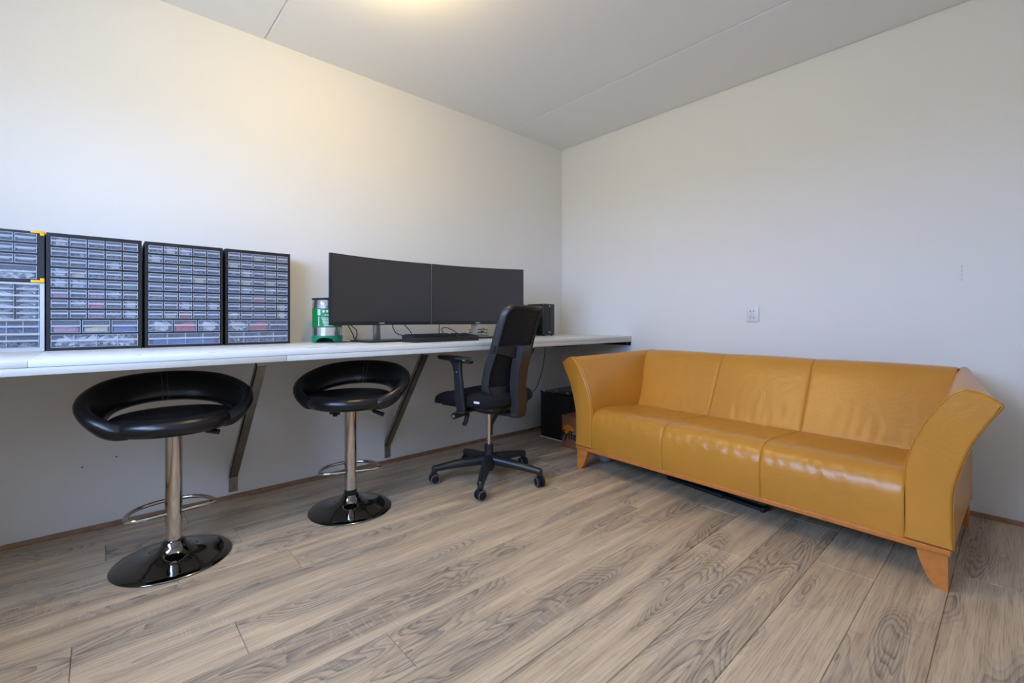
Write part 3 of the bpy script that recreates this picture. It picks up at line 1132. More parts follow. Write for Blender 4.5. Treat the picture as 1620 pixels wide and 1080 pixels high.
# armrests
for sgn in (-1, 1):
    rgs = []
    for z, yc, hy, xo in ((0.462, 0.000, 0.032, 0.255), (0.53, 0.000, 0.032, 0.268), (0.61, 0.004, 0.030, 0.272), (0.69, 0.012, 0.028, 0.272), (0.73, 0.020, 0.034, 0.272), (0.754, 0.030, 0.055, 0.272)):
        rgs.append([(sgn * xo + a, yc + b, z) for a, b in rrect(0.013, hy, 0.010, 3)])
    m = MB().loft(rgs)
    m.bbox(sgn * 0.215 - 0.06, sgn * 0.215 + 0.06, -0.028, 0.028, 0.449, 0.463, 0.004)
    m.build('arm_post', M['black_plastic'], oc, 40)
    rgs = []
    for z, ins in ((0.754, 0.014), (0.760, 0.002), (0.770, 0.0), (0.777, 0.006), (0.780, 0.018)):
        rgs.append([(sgn * 0.272 + a * (1 - 0.1 * (b > 0)), 0.035 + b, z - 0.020 * max(0, (-b - 0.02) / 0.1) ** 2) for a, b in rrect(0.042 - ins, 0.125 - ins, 0.038 - ins, 6)])
    MB().loft(rgs).build('arm_pad', M['black_gloss'], oc, 60)
    MB().lathe([(0.006, 0), (0.005, 0.003)], 10, Matrix.Translation((sgn * 0.286, 0.01, 0.687)) @ Matrix.Rotation(R(90 * sgn), 4, 'Y')).build('arm_button', M['grey_ring'], oc)


# ------------------------------------------------------------------ drawer cabinets on the worktop
rnd = random.Random(11)


def bits_mesh(w_, h, d, n, seed, mt, kind='mix'):
    r_ = random.Random(seed)
    m = MB()
    if kind == 'solid':
        for _ in range(4):
            a = w_ * r_.uniform(0.12, 0.2)
            cx_ = r_.uniform(-w_ / 2 + a, w_ / 2 - a)
            m.bbox(cx_ - a, cx_ + a, 0.006 + r_.uniform(0, 0.004), 0.05, 0.001, h * r_.uniform(0.75, 1.0), 0.0015, 1)
        m.bbox(-w_ * 0.45, w_ * 0.45, 0.010, 0.05, 0.001, h * 0.7, 0.002, 1)
        return m.mesh('contents', mt)
    for _ in range(n):
        s_ = r_.uniform(0.35, 1.0)
        a, b, c = (r_.uniform(0.004, 0.016) * s_ * 1.3, r_.uniform(0.004, 0.010), r_.uniform(0.004, 0.010))
        if kind == 'screws':
            a, b, c = r_.uniform(0.010, 0.022), 0.0022, 0.0022
        if kind == 'bag':
            a, b, c = r_.uniform(0.012, 0.022), r_.uniform(0.004, 0.01), r_.uniform(0.006, 0.012)
        cx_ = r_.uniform(-w_ / 2 + a + 0.002, w_ / 2 - a - 0.002) if w_ / 2 > a + 0.003 else 0
        Mx_ = Matrix.Translation((cx_, r_.uniform(0.012, d), r_.uniform(b, max(b + 0.001, h)))) @ Matrix.Rotation(r_.uniform(-0.9, 0.9), 4, 'Y') @ Matrix.Rotation(r_.uniform(-0.5, 0.5), 4, 'Z')
        m.box(-a, a, -b / 2, b / 2, -c / 2, c / 2, Mx_)
    return m.mesh('contents', mt)


_bits = {}


def bits(w_, h, d, n, var, colr, kind='mix'):
    k = (round(w_, 3), round(h, 3), n, var, colr, kind)
    if k not in _bits:
        _bits[k] = bits_mesh(w_, h, d, n, hash((var, 5)) % 999, PAL[colr] if colr in PAL else M[colr], kind)
    return _bits[k]


_dr = {}


def drawer_meshes(w_, h, ndiv=0, label=False):
    """clear drawer with its origin at the middle of the lower front edge; front faces -Y"""
    k = (round(w_, 4), round(h, 4), ndiv, label)
    if k not in _dr:
        x = w_ / 2
        fr = MB()
        fr.box(-x, x, 0.000, 0.002, 0, h)                                     # front sheet
        fr.box(-x, -x + 0.0015, 0.002, 0.12, 0, h * 0.92).box(x - 0.0015, x, 0.002, 0.12, 0, h * 0.92)
        fr.box(-x, x, 0.002, 0.12, 0, 0.0015)
        rim = MB()
        b = 0.0022
        rim.box(-x, -x + b, -0.0025, 0.0, 0, h).box(x - b, x, -0.0025, 0.0, 0, h)
        rim.box(-x + b, x - b, -0.0025, 0.0, h - b, h).box(-x + b, x - b, -0.0020, 0.0, 0, b * 0.8)
        # pull lip sloping out at mid height
        zc = h * 0.50
        rim.raw([(-x + b, 0, zc + 0.006), (x - b, 0, zc + 0.006), (x - b, -0.010, zc - 0.001), (-x + b, -0.010, zc - 0.001), (-x + b, 0, zc - 0.003), (x - b, 0, zc - 0.003)],
                [(0, 1, 2, 3), (3, 2, 5, 4), (0, 3, 4), (1, 5, 2), (0, 4, 5, 1)])
        for i in range(1, ndiv + 1):
            xx = -x + w_ * i / (ndiv + 1)
            rim.box(xx - 0.0012, xx + 0.0012, 0.002, 0.11, 0.001, h * 0.9)
            rim.box(xx - 0.0012, xx + 0.0012, -0.002, 0.0, 0.001, h)
        if label:
            rim.box(-x * 0.72, x * 0.72, -0.003, 0.0, h * 0.35, h * 0.62)
        _dr[k] = (fr.mesh('drawer', M['clear'], 20), rim.mesh('pull_rim', M['glint_rim'], 20))
    return _dr[k]


CW, CH, CD = 0.3125, 0.500, 0.160
YC = -0.168                                          # front plane of the cabinets


def housing(x0, x1, z0, z1, rows, cab_mat, parent, side=0.011, sh=0.0055, lay=None):
    """open black box with shelves; rows: list of (bottom z, top z, columns)"""
    m = MB()
    y0, y1 = YC, YC + CD
    m.box(x0, x0 + side, y0, y1, z0, z1).box(x1 - side, x1, y0, y1, z0, z1)
    m.box(x0 + side, x1 - side, y0, y1, z0, rows[0][0] - 0.0006).box(x0 + side, x1 - side, y0, y1, rows[-1][1] + 0.0006, z1)
    for (a, b) in zip(rows, rows[1:]):
        m.box(x0 + side, x1 - side, y0 + 0.001, y1, a[1] + 0.0006, b[0] - 0.0006)
    for (zb_, zt_, n) in rows:
        for i in range(1, n):
            xx = x0 + side + (x1 - x0 - 2 * side) * i / n
            m.box(xx - 0.0020, xx + 0.0020, y0 + 0.002, y1, zb_ - 0.0006, zt_ + 0.0006)
    return m.build('housing', cab_mat, parent, 20)


def put_drawer(parent, xc, z, w_, h, ndiv=0, fill=None, label=False, dy=0.003):
    fm, rm = drawer_meshes(w_, h, ndiv, label)
    d = link('drawer', fm, parent, (xc, YC + dy, z))
    link('pull_rim', rm, d)
    if fill:
        colr, lvl, n, var, kind = fill
        c = link('contents', bits(w_ - 0.006, h * lvl, 0.06, n, var, colr, kind), d, (0, 0, 0.002))
        c['kind'] = 'stuff'
    return d


FILL = [  # contents by cabinet: default colours and special drawers (row from the top, column)
    dict(base=('dark', 'steel', 'dark', 'dark', 'dark'),
         sp={(0, 1): 'brown', (0, 0): 'white', (2, 3): 'white', (3, 0): 'white', (3, 1): 'cream', (4, 0): 'white', (4, 1): 'white', (4, 4): 'green', (5, 0): 'pink', (5, 2): 'pink', (5, 3): 'white',
             (6, 1): 'white', (6, 2): 'red', (6, 3): 'brown', (6, 4): 'white', (7, 2): 'pink', (7, 3): 'steel', (7, 4): 'white', (8, 0): 'pink', (8, 1): 'cream', (8, 2): 'blue', (9, 0): 'white'}),
    dict(base=('dark', 'dark', 'steel', 'dark', 'dark'),
         sp={(0, 1): 'white', (0, 2): 'white', (1, 0): 'white', (2, 2): 'blue', (3, 3): 'cream', (5, 2): 'green', (6, 2): 'white', (6, 4): 'white', (7, 0): 'green', (7, 1): 'cream', (7, 2): 'red', (7, 4): 'blue',
             (8, 0): 'white', (8, 1): 'red', (8, 2): 'white', (9, 0): 'blue'}),
    dict(base=('dark', 'steel', 'dark', 'dark', 'dark'),
         sp={(0, 0): 'brown', (0, 2): 'cream', (0, 4): 'pink', (1, 0): 'cream', (2, 1): 'white', (2, 3): 'pink', (3, 1): 'cream', (3, 3): 'cream', (4, 1): 'white', (4, 3): 'white', (5, 2): 'red', (6, 4): 'white',
             (7, 0): 'white', (7, 2): 'green', (7, 4): 'white', (8, 0): 'white', (8, 1): 'red', (9, 0): 'steel'}),
]
cab_x = (-3.4365, -3.1125, -2.7880)
cab_lab = ('black drawer cabinet beside the yellow corner clips, leftmost of three matching ones',
           'black drawer cabinet in the middle of the three matching ones',
           'black drawer cabinet at the right end, with a red filled middle drawer')
for ci in range(3):
    x0 = cab_x[ci]
    x1 = x0 + CW
    t = thing('drawer_cabinet', cab_lab[ci], 'drawer cabinet', (0, 0, 0), 0, 'small parts drawer cabinets')
    z = ZT + 0.0005
    rows = []
    zz = z + 0.012
    rows.append((zz, zz + 0.0555, 1))
    zz += 0.0555 + 0.0075
    rows.append((zz, zz + 0.0555, 3))
    zz += 0.0555 + 0.0075
    for r_ in range(8):
        rows.append((zz, zz + 0.0355, 5))
        zz += 0.0355 + 0.0088
    top = z + CH
    housing(x0, x1, z, top, rows, M['cabinet'], t)
    MB().box(x0 + 0.011, x1 - 0.011, YC + CD, YC + CD + 0.004, z, top).build('back_plate', M['interior'], t)
    ins = CW - 0.022
    for ri, (zb_, zt_, n) in enumerate(rows):
        rtop = 9 - ri
        for c in range(n):
            w_ = ins / n - 0.0050
            xc = x0 + 0.011 + ins * (c + 0.5) / n
            colr = FILL[ci]['sp'].get((rtop, c), None)
            k = rnd.random()
            if colr is None:
                colr = FILL[ci]['base'][rnd.randrange(5)]
                lvl, nb = rnd.uniform(0.10, 0.28), 6
            else:
                lvl, nb = (0.72 if colr in ('red', 'green', 'white') else 0.45), 22
            nb = int(nb * (1 if n == 5 else 2.2 if n == 3 else 5))
            kind = 'solid' if (rtop, c) in FILL[ci]['sp'] and colr in ('red', 'green', 'pink', 'cream', 'blue', 'brown') else 'bag' if colr == 'white' else 'mix'
            if kind == 'solid':
                lvl = {'red': 0.85, 'green': 0.5, 'pink': 0.45, 'cream': 0.45, 'blue': 0.5, 'brown': 0.35}[colr]
            put_drawer(t, xc, zb_ + 0.0004, w_, zt_ - zb_ - 0.0008, 3 if n == 1 else 0, (colr, round(lvl, 1), nb, rnd.randrange(4), kind))

# two stacked smaller cabinets at the left edge
X0, X1 = -3.752, -3.4415
zg0 = ZT + 0.0005
zg1 = 1.1375
g = thing('drawer_cabinet', 'light grey drawer cabinet full of screws, under the smaller black cabinet', 'drawer cabinet', (0, 0, 0), 0, 'small parts drawer cabinets')
rows = [(zg0 + 0.016, zg0 + 0.068, 1), (zg0 + 0.075, zg0 + 0.127, 1), (zg0 + 0.134, zg0 + 0.179, 4), (zg0 + 0.186, zg0 + 0.228, 4), (zg0 + 0.235, zg0 + 0.277, 4)]
housing(X0, X1, zg0, zg1, [(a_, b_, 1) for a_, b_, n_ in rows], M['cabinet_grey'], g, 0.014)
MB().box(X0 + 0.014, X1 - 0.014, YC + CD, YC + CD + 0.004, zg0, zg1).build('back_plate', M['interior'], g)
ins = X1 - X0 - 0.028
for ri, (zb_, zt_, n) in enumerate(rows):
    for c in range(n):
        w_ = ins / n - 0.0036
        xc = X0 + 0.014 + ins * (c + 0.5) / n
        if n == 4:
            if c:
                MB().box(xc - ins / 8 - 0.0017, xc - ins / 8 + 0.0017, YC + 0.004, YC + CD, zb_, zt_).build('gap_shade_strip', M['cabinet'], g)  # shaded gap between drawers, put in as a black strip
            put_drawer(g, xc, zb_ + 0.0004, w_, zt_ - zb_ - 0.0008, 0, ('screws', 0.8, 60, c % 3, 'screws'), dy=0.010)
        elif ri == 1:
            put_drawer(g, xc, zb_ + 0.0004, w_, zt_ - zb_ - 0.0008, 5, ('blue', 0.5, 40, 1, 'mix'), dy=0.010)
        else:
            put_drawer(g, xc, zb_ + 0.0004, w_, zt_ - zb_ - 0.0008, 2, ('screws', 0.4, 70, 2, 'screws'), dy=0.010)
zs0, zs1 = zg1 + 0.002, 1.3515
u = thing('drawer_cabinet', 'small black drawer cabinet with yellow corner clips, stacked on the grey one', 'drawer cabinet', (0, 0, 0), 0, 'small parts drawer cabinets')
rows = [(zs0 + 0.014, zs0 + 0.070, 1), (zs0 + 0.078, zs0 + 0.114, 4), (zs0 + 0.122, zs0 + 0.158, 4), (zs0 + 0.166, zs0 + 0.202, 4)]
housing(X0, X1, zs0, zs1, rows, M['cabinet'], u, 0.020)
MB().box(X0 + 0.02, X1 - 0.02, YC + CD, YC + CD + 0.004, zs0, zs1).build('back_plate', M['interior'], u)
ins = X1 - X0 - 0.040
for ri, (zb_, zt_, n) in enumerate(rows):
    for c in range(n):
        w_ = ins / n - 0.0036
        xc = X0 + 0.020 + ins * (c + 0.5) / n
        f_ = ('dark', 0.3, 8, c % 3, 'mix') if n == 4 else ('white', 0.5, 60, 1, 'bag')
        put_drawer(u, xc, zb_ + 0.0004, w_, zt_ - zb_ - 0.0008, 0, f_, label=(n == 4))
for zc, up in ((zs1, 1), (zs0, -1)):
    for (xa, sg) in ((X1, -1), (X0, 1)):
        m = MB()
        xs = sorted((xa + sg * 0.040, xa - sg * 0.0006))
        xs2 = sorted((xa + sg * 0.013, xa - sg * 0.0006))
        if up > 0:
            m.bbox(xs[0], xs[1], YC - 0.006, YC + 0.03, zc - 0.007, zc + 0.003, 0.0015)
            m.bbox(xs2[0], xs2[1], YC - 0.0055, YC - 0.0002, zc - 0.016, zc, 0.0015)
        else:
            m.bbox(xs[0], xs[1], YC - 0.006, YC - 0.0002, zc - 0.001, zc + 0.010, 0.0015)
            m.bbox(xs2[0], xs2[1], YC - 0.0055, YC - 0.0002, zc + 0.006, zc + 0.018, 0.0015)
        m.build('corner_clip', M['yellow'], u)


# ------------------------------------------------------------------ monitors
def text_mesh(name, body, size, mt, parent, Mw, ext=0.0002, off=0.0):
    cu = bpy.data.curves.new(name, 'FONT')
    cu.body = body
    cu.size = size
    cu.extrude = ext
    cu.offset = off
    cu.align_x = 'CENTER'
    cu.align_y = 'CENTER'
    cu.resolution_u = 3
    tmp = bpy.data.objects.new(name, cu)
    COL.objects.link(tmp)
    bpy.context.view_layer.update()
    me = bpy.data.meshes.new_from_object(tmp)
    bpy.data.objects.remove(tmp)
    me.transform(Mw)
    me.materials.clear()
    me.materials.append(mt)
    return link(name, me, parent)


def monitor(pl, pr, zb_, zt_, label, base_dx=0.0, fwd=0.09):
    """pl, pr: left and right end of the screen (x, y)"""
    a, b = Vector((pl[0], pl[1], 0)), Vector((pr[0], pr[1], 0))
    W = (b - a).length
    d = (b - a).normalized()
    ang = math.atan2(d.y, d.x)
    c = (a + b) / 2
    t = thing('monitor', label, 'monitor', (c.x, c.y, ZT), ang, 'curved monitors on the worktop')
    Rr = 1.5
    hx = W / 2
    sag = lambda x: -(Rr - math.sqrt(Rr * Rr - x * x)) + (Rr - math.sqrt(Rr * Rr - hx * hx))    # +y is away from the viewer, ends at 0
    z0, z1 = zb_ - ZT, zt_ - ZT
    NX = 24
    xs = [-hx + W * i / NX for i in range(NX + 1)]

    def slab(z0_, z1_, y0, y1, xs_):
        return MB().loft([[(x, sag(x) + y0, z0_), (x, sag(x) + y1, z0_), (x, sag(x) + y1, z1_), (x, sag(x) + y0, z1_)] for x in xs_])
    slab(z0, z1, 0.0, 0.022, xs).build('casing', M['black_plastic'], t, 30)
    xi = [-hx + 0.005 + (W - 0.010) * i / NX for i in range(NX + 1)]
    slab(z0 + 0.021, z1 - 0.005, -0.0008, 0.001, xi).build('screen', M['screen'], t, 30)
    bx = slab(z0 + 0.05, z1 - 0.12, 0.022, 0.048, [x * 0.55 for x in xs])
    bx.build('rear_housing', M['black_plastic'], t, 30)
    yy = sag(0)
    # stand
    MB().bbox(-0.022 + base_dx, 0.022 + base_dx, yy + 0.048, yy + 0.072, 0.010, z0 + 0.12, 0.005).build('stand_neck', M['silver'], t)
    MB().prism([(base_dx - 0.15, yy + 0.10), (base_dx + 0.15, yy + 0.10), (base_dx + 0.13, yy - fwd), (base_dx - 0.13, yy - fwd)], 0.0003, 0.012, lambda p, q, s_: (p, q, s_)).build('stand_foot', M['black_plastic'], t, 20)
    text_mesh('maker_lettering', 'PHILIPS', 0.011, M['white_tag'], t, Matrix.Translation((0, yy - 0.0007, z0 + 0.0105)) @ Matrix.Rotation(R(90), 4, 'X'))
    return t


mA = monitor((-2.342, -0.416), (-1.668, -0.350), 0.953, 1.349, 'curved dark monitor on the left, next to the green keg', 0.0)
mB = monitor((-1.660, -0.352), (-0.985, -0.504), 0.953, 1.349, 'curved dark monitor on the right, behind the office chair', 0.0, 0.0)

# ------------------------------------------------------------------ kegs
def keg(x, y_, rz, label):
    t = thing('beer_keg', label, 'keg', (x, y_, ZT), rz, 'small beer kegs on the worktop')
    r0 = 0.082
    prof = [(0.070, 0.030), (r0 - 0.002, 0.040), (r0, 0.046), (r0, 0.085)]
    MB().lathe([(0.07, 0.032), (r0 - 0.002, 0.036), (r0, 0.045), (r0, 0.214), (r0 + 0.0015, 0.218), (r0, 0.222), (r0 - 0.001, 0.244), (r0 - 0.006, 0.252), (r0 - 0.020, 0.254)], 48).build('can', M['keg_metal'], t)
    lab = MB().lathe([(r0 + 0.0002, 0.088), (r0 + 0.0009, 0.0885), (r0 + 0.0009, 0.1985), (r0 + 0.0002, 0.199)], 48).build('label_band', M['keg_green'], t)
    m = MB()
    n = 48
    ring = []
    zb0 = []
    for k in range(n):
        a = 360 * k / n
        dd = abs((a - 270 + 180) % 360 - 180)
        arch = 0.030 * max(0, 1 - (dd / 38) ** 2) ** 0.5 if dd < 38 else 0
        zb0.append(arch)
    v, f = [], []
    for k in range(n):
        a = 2 * math.pi * k / n
        ca, sa = math.cos(a), math.sin(a)
        v += [((r0 + 0.0035) * ca, (r0 + 0.0035) * sa, zb0[k]), ((r0 + 0.0035) * ca, (r0 + 0.0035) * sa, 0.040), ((r0 - 0.003) * ca, (r0 - 0.003) * sa, 0.040), ((r0 - 0.006) * ca, (r0 - 0.006) * sa, zb0[k])]
    for k in range(n):
        j = (k + 1) % n
        for q in range(4):
            w_ = (q + 1) % 4
            f.append((k * 4 + q, j * 4 + q, j * 4 + w_, k * 4 + w_))
    m.raw(v, f)
    m.build('base_ring', M['keg_base'], t, 40)
    MB().tube([((r0 - 0.001) * math.cos(a), (r0 - 0.001) * math.sin(a), 0.253) for a in [2 * math.pi * k / 40 for k in range(40)]], 0.0045, 8, closed=True).build('top_rim', M['rubber'], t)
    MB().lathe([(0.026, 0.250), (0.026, 0.258), (0.020, 0.262)], 20).build('cap', M['rubber'], t)
    # printed blocks on the label
    m = MB()

    def patch(a0, a1, z0, z1):
        k = 4
        rr = r0 + 0.0012
        lo = [(rr * math.cos(R(a0 + (a1 - a0) * i / k)), rr * math.sin(R(a0 + (a1 - a0) * i / k)), z0) for i in range(k + 1)]
        hi = [(x_, y2, z1) for x_, y2, _ in lo]
        li = [(x_ * 0.99, y2 * 0.99, z_) for x_, y2, z_ in lo]
        hi2 = [(x_ * 0.99, y2 * 0.99, z_) for x_, y2, z_ in hi]
        m.loft([[lo[i], hi[i], hi2[i], li[i]] for i in range(k + 1)])
    patch(242, 246, 0.158, 0.193)
    patch(248, 253, 0.158, 0.193)
    for k in range(4):
        patch(242, 254, 0.160 + 0.009 * k, 0.1625 + 0.009 * k)
    for k in range(3):
        patch(262 + 13 * k, 270 + 13 * k, 0.174, 0.188)
        patch(270 + 9 * k, 276 + 9 * k, 0.157, 0.163)
    for k in range(6):
        patch(268 - 2.0 * k, 302, 0.096 + 0.009 * k, 0.1005 + 0.009 * k)
    patch(245, 249, 0.095, 0.150)
    m.build('label_print', M['keg_print'], lab, 20)
    return t


keg(-2.272, -0.175, R(-30), 'green and silver beer keg left of the monitors')
keg(-0.735, -0.135, R(60), 'silver beer keg mostly hidden behind the right monitor')

# ------------------------------------------------------------------ keyboard, tower box, circuit board, cables
kb = thing('keyboard', 'thick black keyboard lying in front of the right monitor', 'keyboard', (-1.705, -0.530, ZT), R(1))
m = MB().prism([(-0.075, 0.0005), (0.075, 0.0005), (0.075, 0.038), (0.068, 0.042), (-0.070, 0.029), (-0.075, 0.025)], -0.232, 0.232, lambda a, b, t_: (t_, a, b))
m.build('keyboard_body', M['black_plastic'], kb, 30)
key = MB()
kr = []
for z, ins in ((0.0, 0.0), (0.006, 0.0015), (0.007, 0.003)):
    kr.append([(x, y_, z) for x, y_ in rrect(0.0082 - ins, 0.0078 - ins, 0.002, 1)])
key.loft(kr)
keym = key.mesh('key', M['black_gloss'])
for r_ in range(6):
    yy = -0.056 + 0.0218 * r_
    zk = 0.029 + (yy + 0.070) * (0.013 / 0.138)
    for c in range(22):
        if c == 15 or c == 19:
            continue
        if r_ == 0 and 4 <= c <= 8:
            continue
        link('key', keym, kb, (-0.218 + 0.0207 * c, yy, zk))
MB().bbox(-0.218 + 0.0207 * 3.6, -0.218 + 0.0207 * 8.4, -0.064, -0.048, 0.030, 0.0372, 0.002).build('space_bar', M['black_gloss'], kb)

nas = thing('tower_unit', 'black upright electronics box standing on the worktop near the corner', 'electronics box', (-0.500, -0.205, ZT), R(0))
rgs = []
for z, ins in ((0.006, 0.004), (0.010, 0.0), (0.258, 0.0), (0.264, 0.004), (0.265, 0.010)):
    rgs.append([(x, y_, z) for x, y_ in rrect(0.070 - ins, 0.105 - ins, 0.020, 5)])
MB().loft(rgs).build('case', M['black_gloss'], nas, 40)
MB().bbox(-0.004, 0.004, -0.1062, -0.104, 0.045, 0.235, 0.0008, 1).build('front_slot', M['rubber'], nas)
MB().bbox(-0.004, 0.004, -0.1068, -0.104, 0.238, 0.254, 0.0008, 1).build('power_button', M['silver'], nas)
for k in range(3):
    MB().lathe([(0.0035, 0), (0.003, 0.0015)], 8, Matrix.Translation((-0.012 + 0.012 * k, -0.1046, 0.030)) @ Matrix.Rotation(R(90), 4, 'X')).build('indicator', M['white_tag'], nas)
for sx_ in (-0.05, 0.05):
    for sy_ in (-0.08, 0.08):
        MB().lathe([(0.010, 0.0003), (0.010, 0.008)], 12, Matrix.Translation((sx_, sy_, 0))).build('foot', M['rubber'], nas)

pc = thing('circuit_board', 'green circuit board assembly standing behind the keyboard next to the office chair', 'circuit board', (-1.155, -0.19, ZT), R(4))
rg = random.Random(5)
for k, zb_ in enumerate((0.012, 0.034, 0.056)):
    bd = MB().bbox(-0.065, 0.065, -0.038, 0.038, zb_, zb_ + 0.004, 0.0004, 1).build('board', M['pcb'], pc)
    m = MB()
    for _ in range(10):
        x, y_ = rg.uniform(-0.055, 0.055), rg.uniform(-0.030, 0.030)
        m.box(x - 0.006, x + 0.006, y_ - 0.004, y_ + 0.004, zb_ + 0.004, zb_ + 0.004 + rg.uniform(0.004, 0.012))
    o = m.build('components', M['pcb'] if k == 1 else M['white_tag'], bd)
    o['kind'] = 'stuff'
for sx_ in (-0.058, 0.058):
    for sy_ in (-0.031, 0.031):
        MB().cyl((sx_, sy_, 0.0003), (sx_, sy_, 0.056), 0.003, None, 8).build('standoff', M['silver'], pc)


def cable(pts, label, r=0.0028):
    o = MB().tube([tuple(p) for p in catmull(pts, 8)], r, 7).build('cable', M['rubber'])
    return tag(o, label, 'cable', 'black cables behind the monitors')


cable([(-2.21, -0.31, 0.99), (-2.20, -0.31, 0.95), (-2.17, -0.30, 0.90), (-2.12, -0.22, 0.866), (-2.04, -0.17, 0.857), (-1.92, -0.12, 0.857)], 'black cable looping down beside the green keg')
cable([(-2.24, -0.335, 0.985), (-2.19, -0.345, 0.945), (-2.165, -0.345, 0.915), (-2.17, -0.34, 0.875), (-2.19, -0.325, 0.858), (-2.24, -0.315, 0.857), (-2.30, -0.305, 0.857)], 'black cable curling out from behind the left monitor towards the keg')
cable([(-1.93, -0.30, 1.00), (-1.90, -0.28, 0.93), (-1.85, -0.26, 0.89), (-1.70, -0.24, 0.868), (-1.62, -0.20, 0.857), (-1.5, -0.12, 0.857)], 'black cable drooping right of the left monitor stand')
cable([(-1.86, -0.275, 0.98), (-1.815, -0.28, 0.945), (-1.785, -0.30, 0.90), (-1.79, -0.31, 0.865), (-1.76, -0.29, 0.857), (-1.68, -0.25, 0.857)], 'black cable arching down to the left end of the keyboard')
cable([(-1.56, -0.29, 0.99), (-1.575, -0.30, 0.93), (-1.58, -0.31, 0.87), (-1.56, -0.27, 0.857), (-1.45, -0.2, 0.857)], 'black cable hanging straight down behind the keyboard')
cable([(-1.50, -0.26, 0.875), (-1.53, -0.265, 0.915), (-1.50, -0.265, 0.932), (-1.42, -0.255, 0.905), (-1.36, -0.23, 0.872), (-1.30, -0.17, 0.857), (-1.2, -0.14, 0.857)], 'black cable bending over behind the keyboard to the right stand')
o = MB().tube([tuple(p) for p in catmull([(-0.66, -0.42, 0.802), (-0.67, -0.42, 0.74), (-0.70, -0.43, 0.64), (-0.735, -0.43, 0.54), (-0.78, -0.42, 0.45), (-0.83, -0.35, 0.40), (-0.86, -0.2, 0.48), (-0.86, -0.1, 0.62), (-0.84, -0.05, 0.80)], 8)], 0.003, 7).build('cable', M['rubber'])
tag(o, 'thin black cable hanging in a loop under the worktop behind the office chair', 'cable')
t = thing('power_strip', 'black power strip fixed under the worktop near the corner', 'power strip', (0, 0, 0))
MB().bbox(-0.62, -0.36, -0.50, -0.45, ZB - 0.032, ZB - 0.0005, 0.004).build('strip_body', M['black_plastic'], t)
MB().tube([tuple(p) for p in catmull([(-0.36, -0.475, ZB - 0.02), (-0.30, -0.48, ZB - 0.026), (-0.26, -0.45, ZB - 0.02), (-0.25, -0.35, ZB - 0.008)], 6)], 0.004, 7).build('cord', M['rubber'], t)

# ------------------------------------------------------------------ black case and cardboard box in the corner
t = thing('equipment_case', 'black equipment case on the floor in the corner under the worktop', 'case', (0, 0, 0))
MB().bbox(-0.50, -0.12, -0.525, -0.205, 0.006, 0.372, 0.006).build('case_body', M['case'], t)
MB().bbox(-0.503, -0.117, -0.528, -0.202, 0.372, 0.386, 0.004).build('lid', M['black_gloss'], t)
MB().box(-0.502, -0.118, -0.527, -0.203, 0.0003, 0.007).build('white_base_strip', M['white_tag'], t)
for yy in (-0.30, -0.43):
    MB().bbox(-0.507, -0.499, yy - 0.012, yy + 0.012, 0.335, 0.376, 0.002).build('latch', M['dark_metal'], t)
for (x, yy) in ((-0.49, -0.24), (-0.45, -0.34), (-0.46, -0.47), (-0.40, -0.28)):
    MB().lathe([(0.012, 0.3855), (0.012, 0.392), (0.008, 0.396)], 14, Matrix.Translation((x, yy, 0))).build('knob', M['silver'], t)

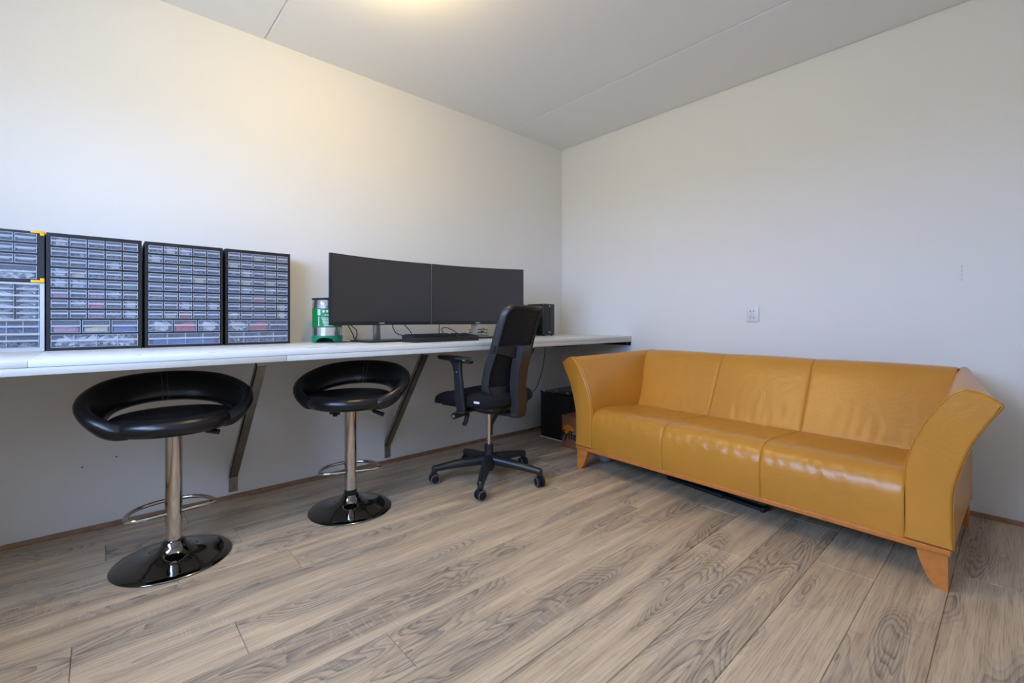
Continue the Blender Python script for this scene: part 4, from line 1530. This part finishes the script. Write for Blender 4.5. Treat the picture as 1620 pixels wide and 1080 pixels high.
t = thing('cardboard_box', 'brown cardboard fruit box with dark lettering beside the sofa arm', 'box', (0, 0, 0))
MB().bbox(-0.605, -0.25, -0.905, -0.538, 0.0005, 0.236, 0.002).build('box_body', M['cardboard'], t)
MB().bbox(-0.608, -0.247, -0.908, -0.535, 0.236, 0.246, 0.001).build('box_lid', M['cardboard'], t)
Mf = Matrix.Translation((-0.6062, -0.632, 0.100)) @ Matrix.Rotation(R(-90), 4, 'Z') @ Matrix.Rotation(R(90), 4, 'X')
text_mesh('lettering', 'fyffes', 0.088, M['ink'], t, Mf, 0.0002, 0.0022)
pts = [(0.055 * math.cos(2 * math.pi * k / 24), 0.042 * math.sin(2 * math.pi * k / 24)) for k in range(24)]
MB().prism(pts, 0, 0.0008, lambda a, b, q: (-0.6058 + q * 0.2, -0.605 + a, 0.140 + b)).build('print_spot', M['ink_orange'], t)
pts = [(0.016 * math.cos(2 * math.pi * k / 16), 0.030 * math.sin(2 * math.pi * k / 16)) for k in range(16)]
MB().prism(pts, 0, 0.0008, lambda a, b, q: (-0.6060 + q * 0.2, -0.665 + a, 0.095 + b)).build('print_spot', M['ink_blue'], t)

# ------------------------------------------------------------------ wall socket
t = thing('wall_socket', 'white double power socket on the wall above the sofa', 'socket', (0, -1.716, 1.0215))
MB().bbox(-0.010, -0.0003, -0.039, 0.039, -0.051, 0.051, 0.003).build('cover_plate', M['socket'], t)
for zc in (0.021, -0.021):
    Mz = Matrix.Translation((-0.010, 0.003, zc)) @ Matrix.Rotation(R(-90), 4, 'Y')
    s_ = MB().tube([tuple(Mz @ Vector((0.0175 * math.cos(a), 0.0175 * math.sin(a), 0.0004))) for a in [2 * math.pi * k / 28 for k in range(28)]], 0.0016, 6, closed=True).build('socket_rim', M['socket'], t)
    for yy in (-0.0095, 0.0095):
        MB().lathe([(0.0033, 0), (0.0033, 0.0008)], 12, Matrix.Translation((-0.0100, 0.003 + yy, zc)) @ Matrix.Rotation(R(-90), 4, 'Y')).build('contact_hole', M['ink'], s_)
    MB().lathe([(0.0018, 0), (0.0018, 0.0008)], 10, Matrix.Translation((-0.0100, 0.003, zc - math.copysign(0.011, zc))) @ Matrix.Rotation(R(-90), 4, 'Y')).build('screw', M['dark_metal'], s_)

# ------------------------------------------------------------------ ceiling lamp (just above the frame)
t = thing('ceiling_lamp', 'warm lit globe lamp on the ceiling of the room', 'lamp', (-2.34, -1.145, 0))
MB().lathe([(0.055, H - 0.020), (0.055, H)], 28).build('ceiling_rose', M['lamp_base'], t)
MB().lathe([(0.008, H - 0.05), (0.008, H - 0.020)], 12).build('stem', M['lamp_base'], t)
MB().lathe([(0.002, H - 0.185), (0.035, H - 0.178), (0.061, H - 0.154), (0.070, H - 0.115), (0.061, H - 0.076), (0.035, H - 0.053), (0.018, H - 0.048)], 32).build('globe', M['lamp'], t, 60)
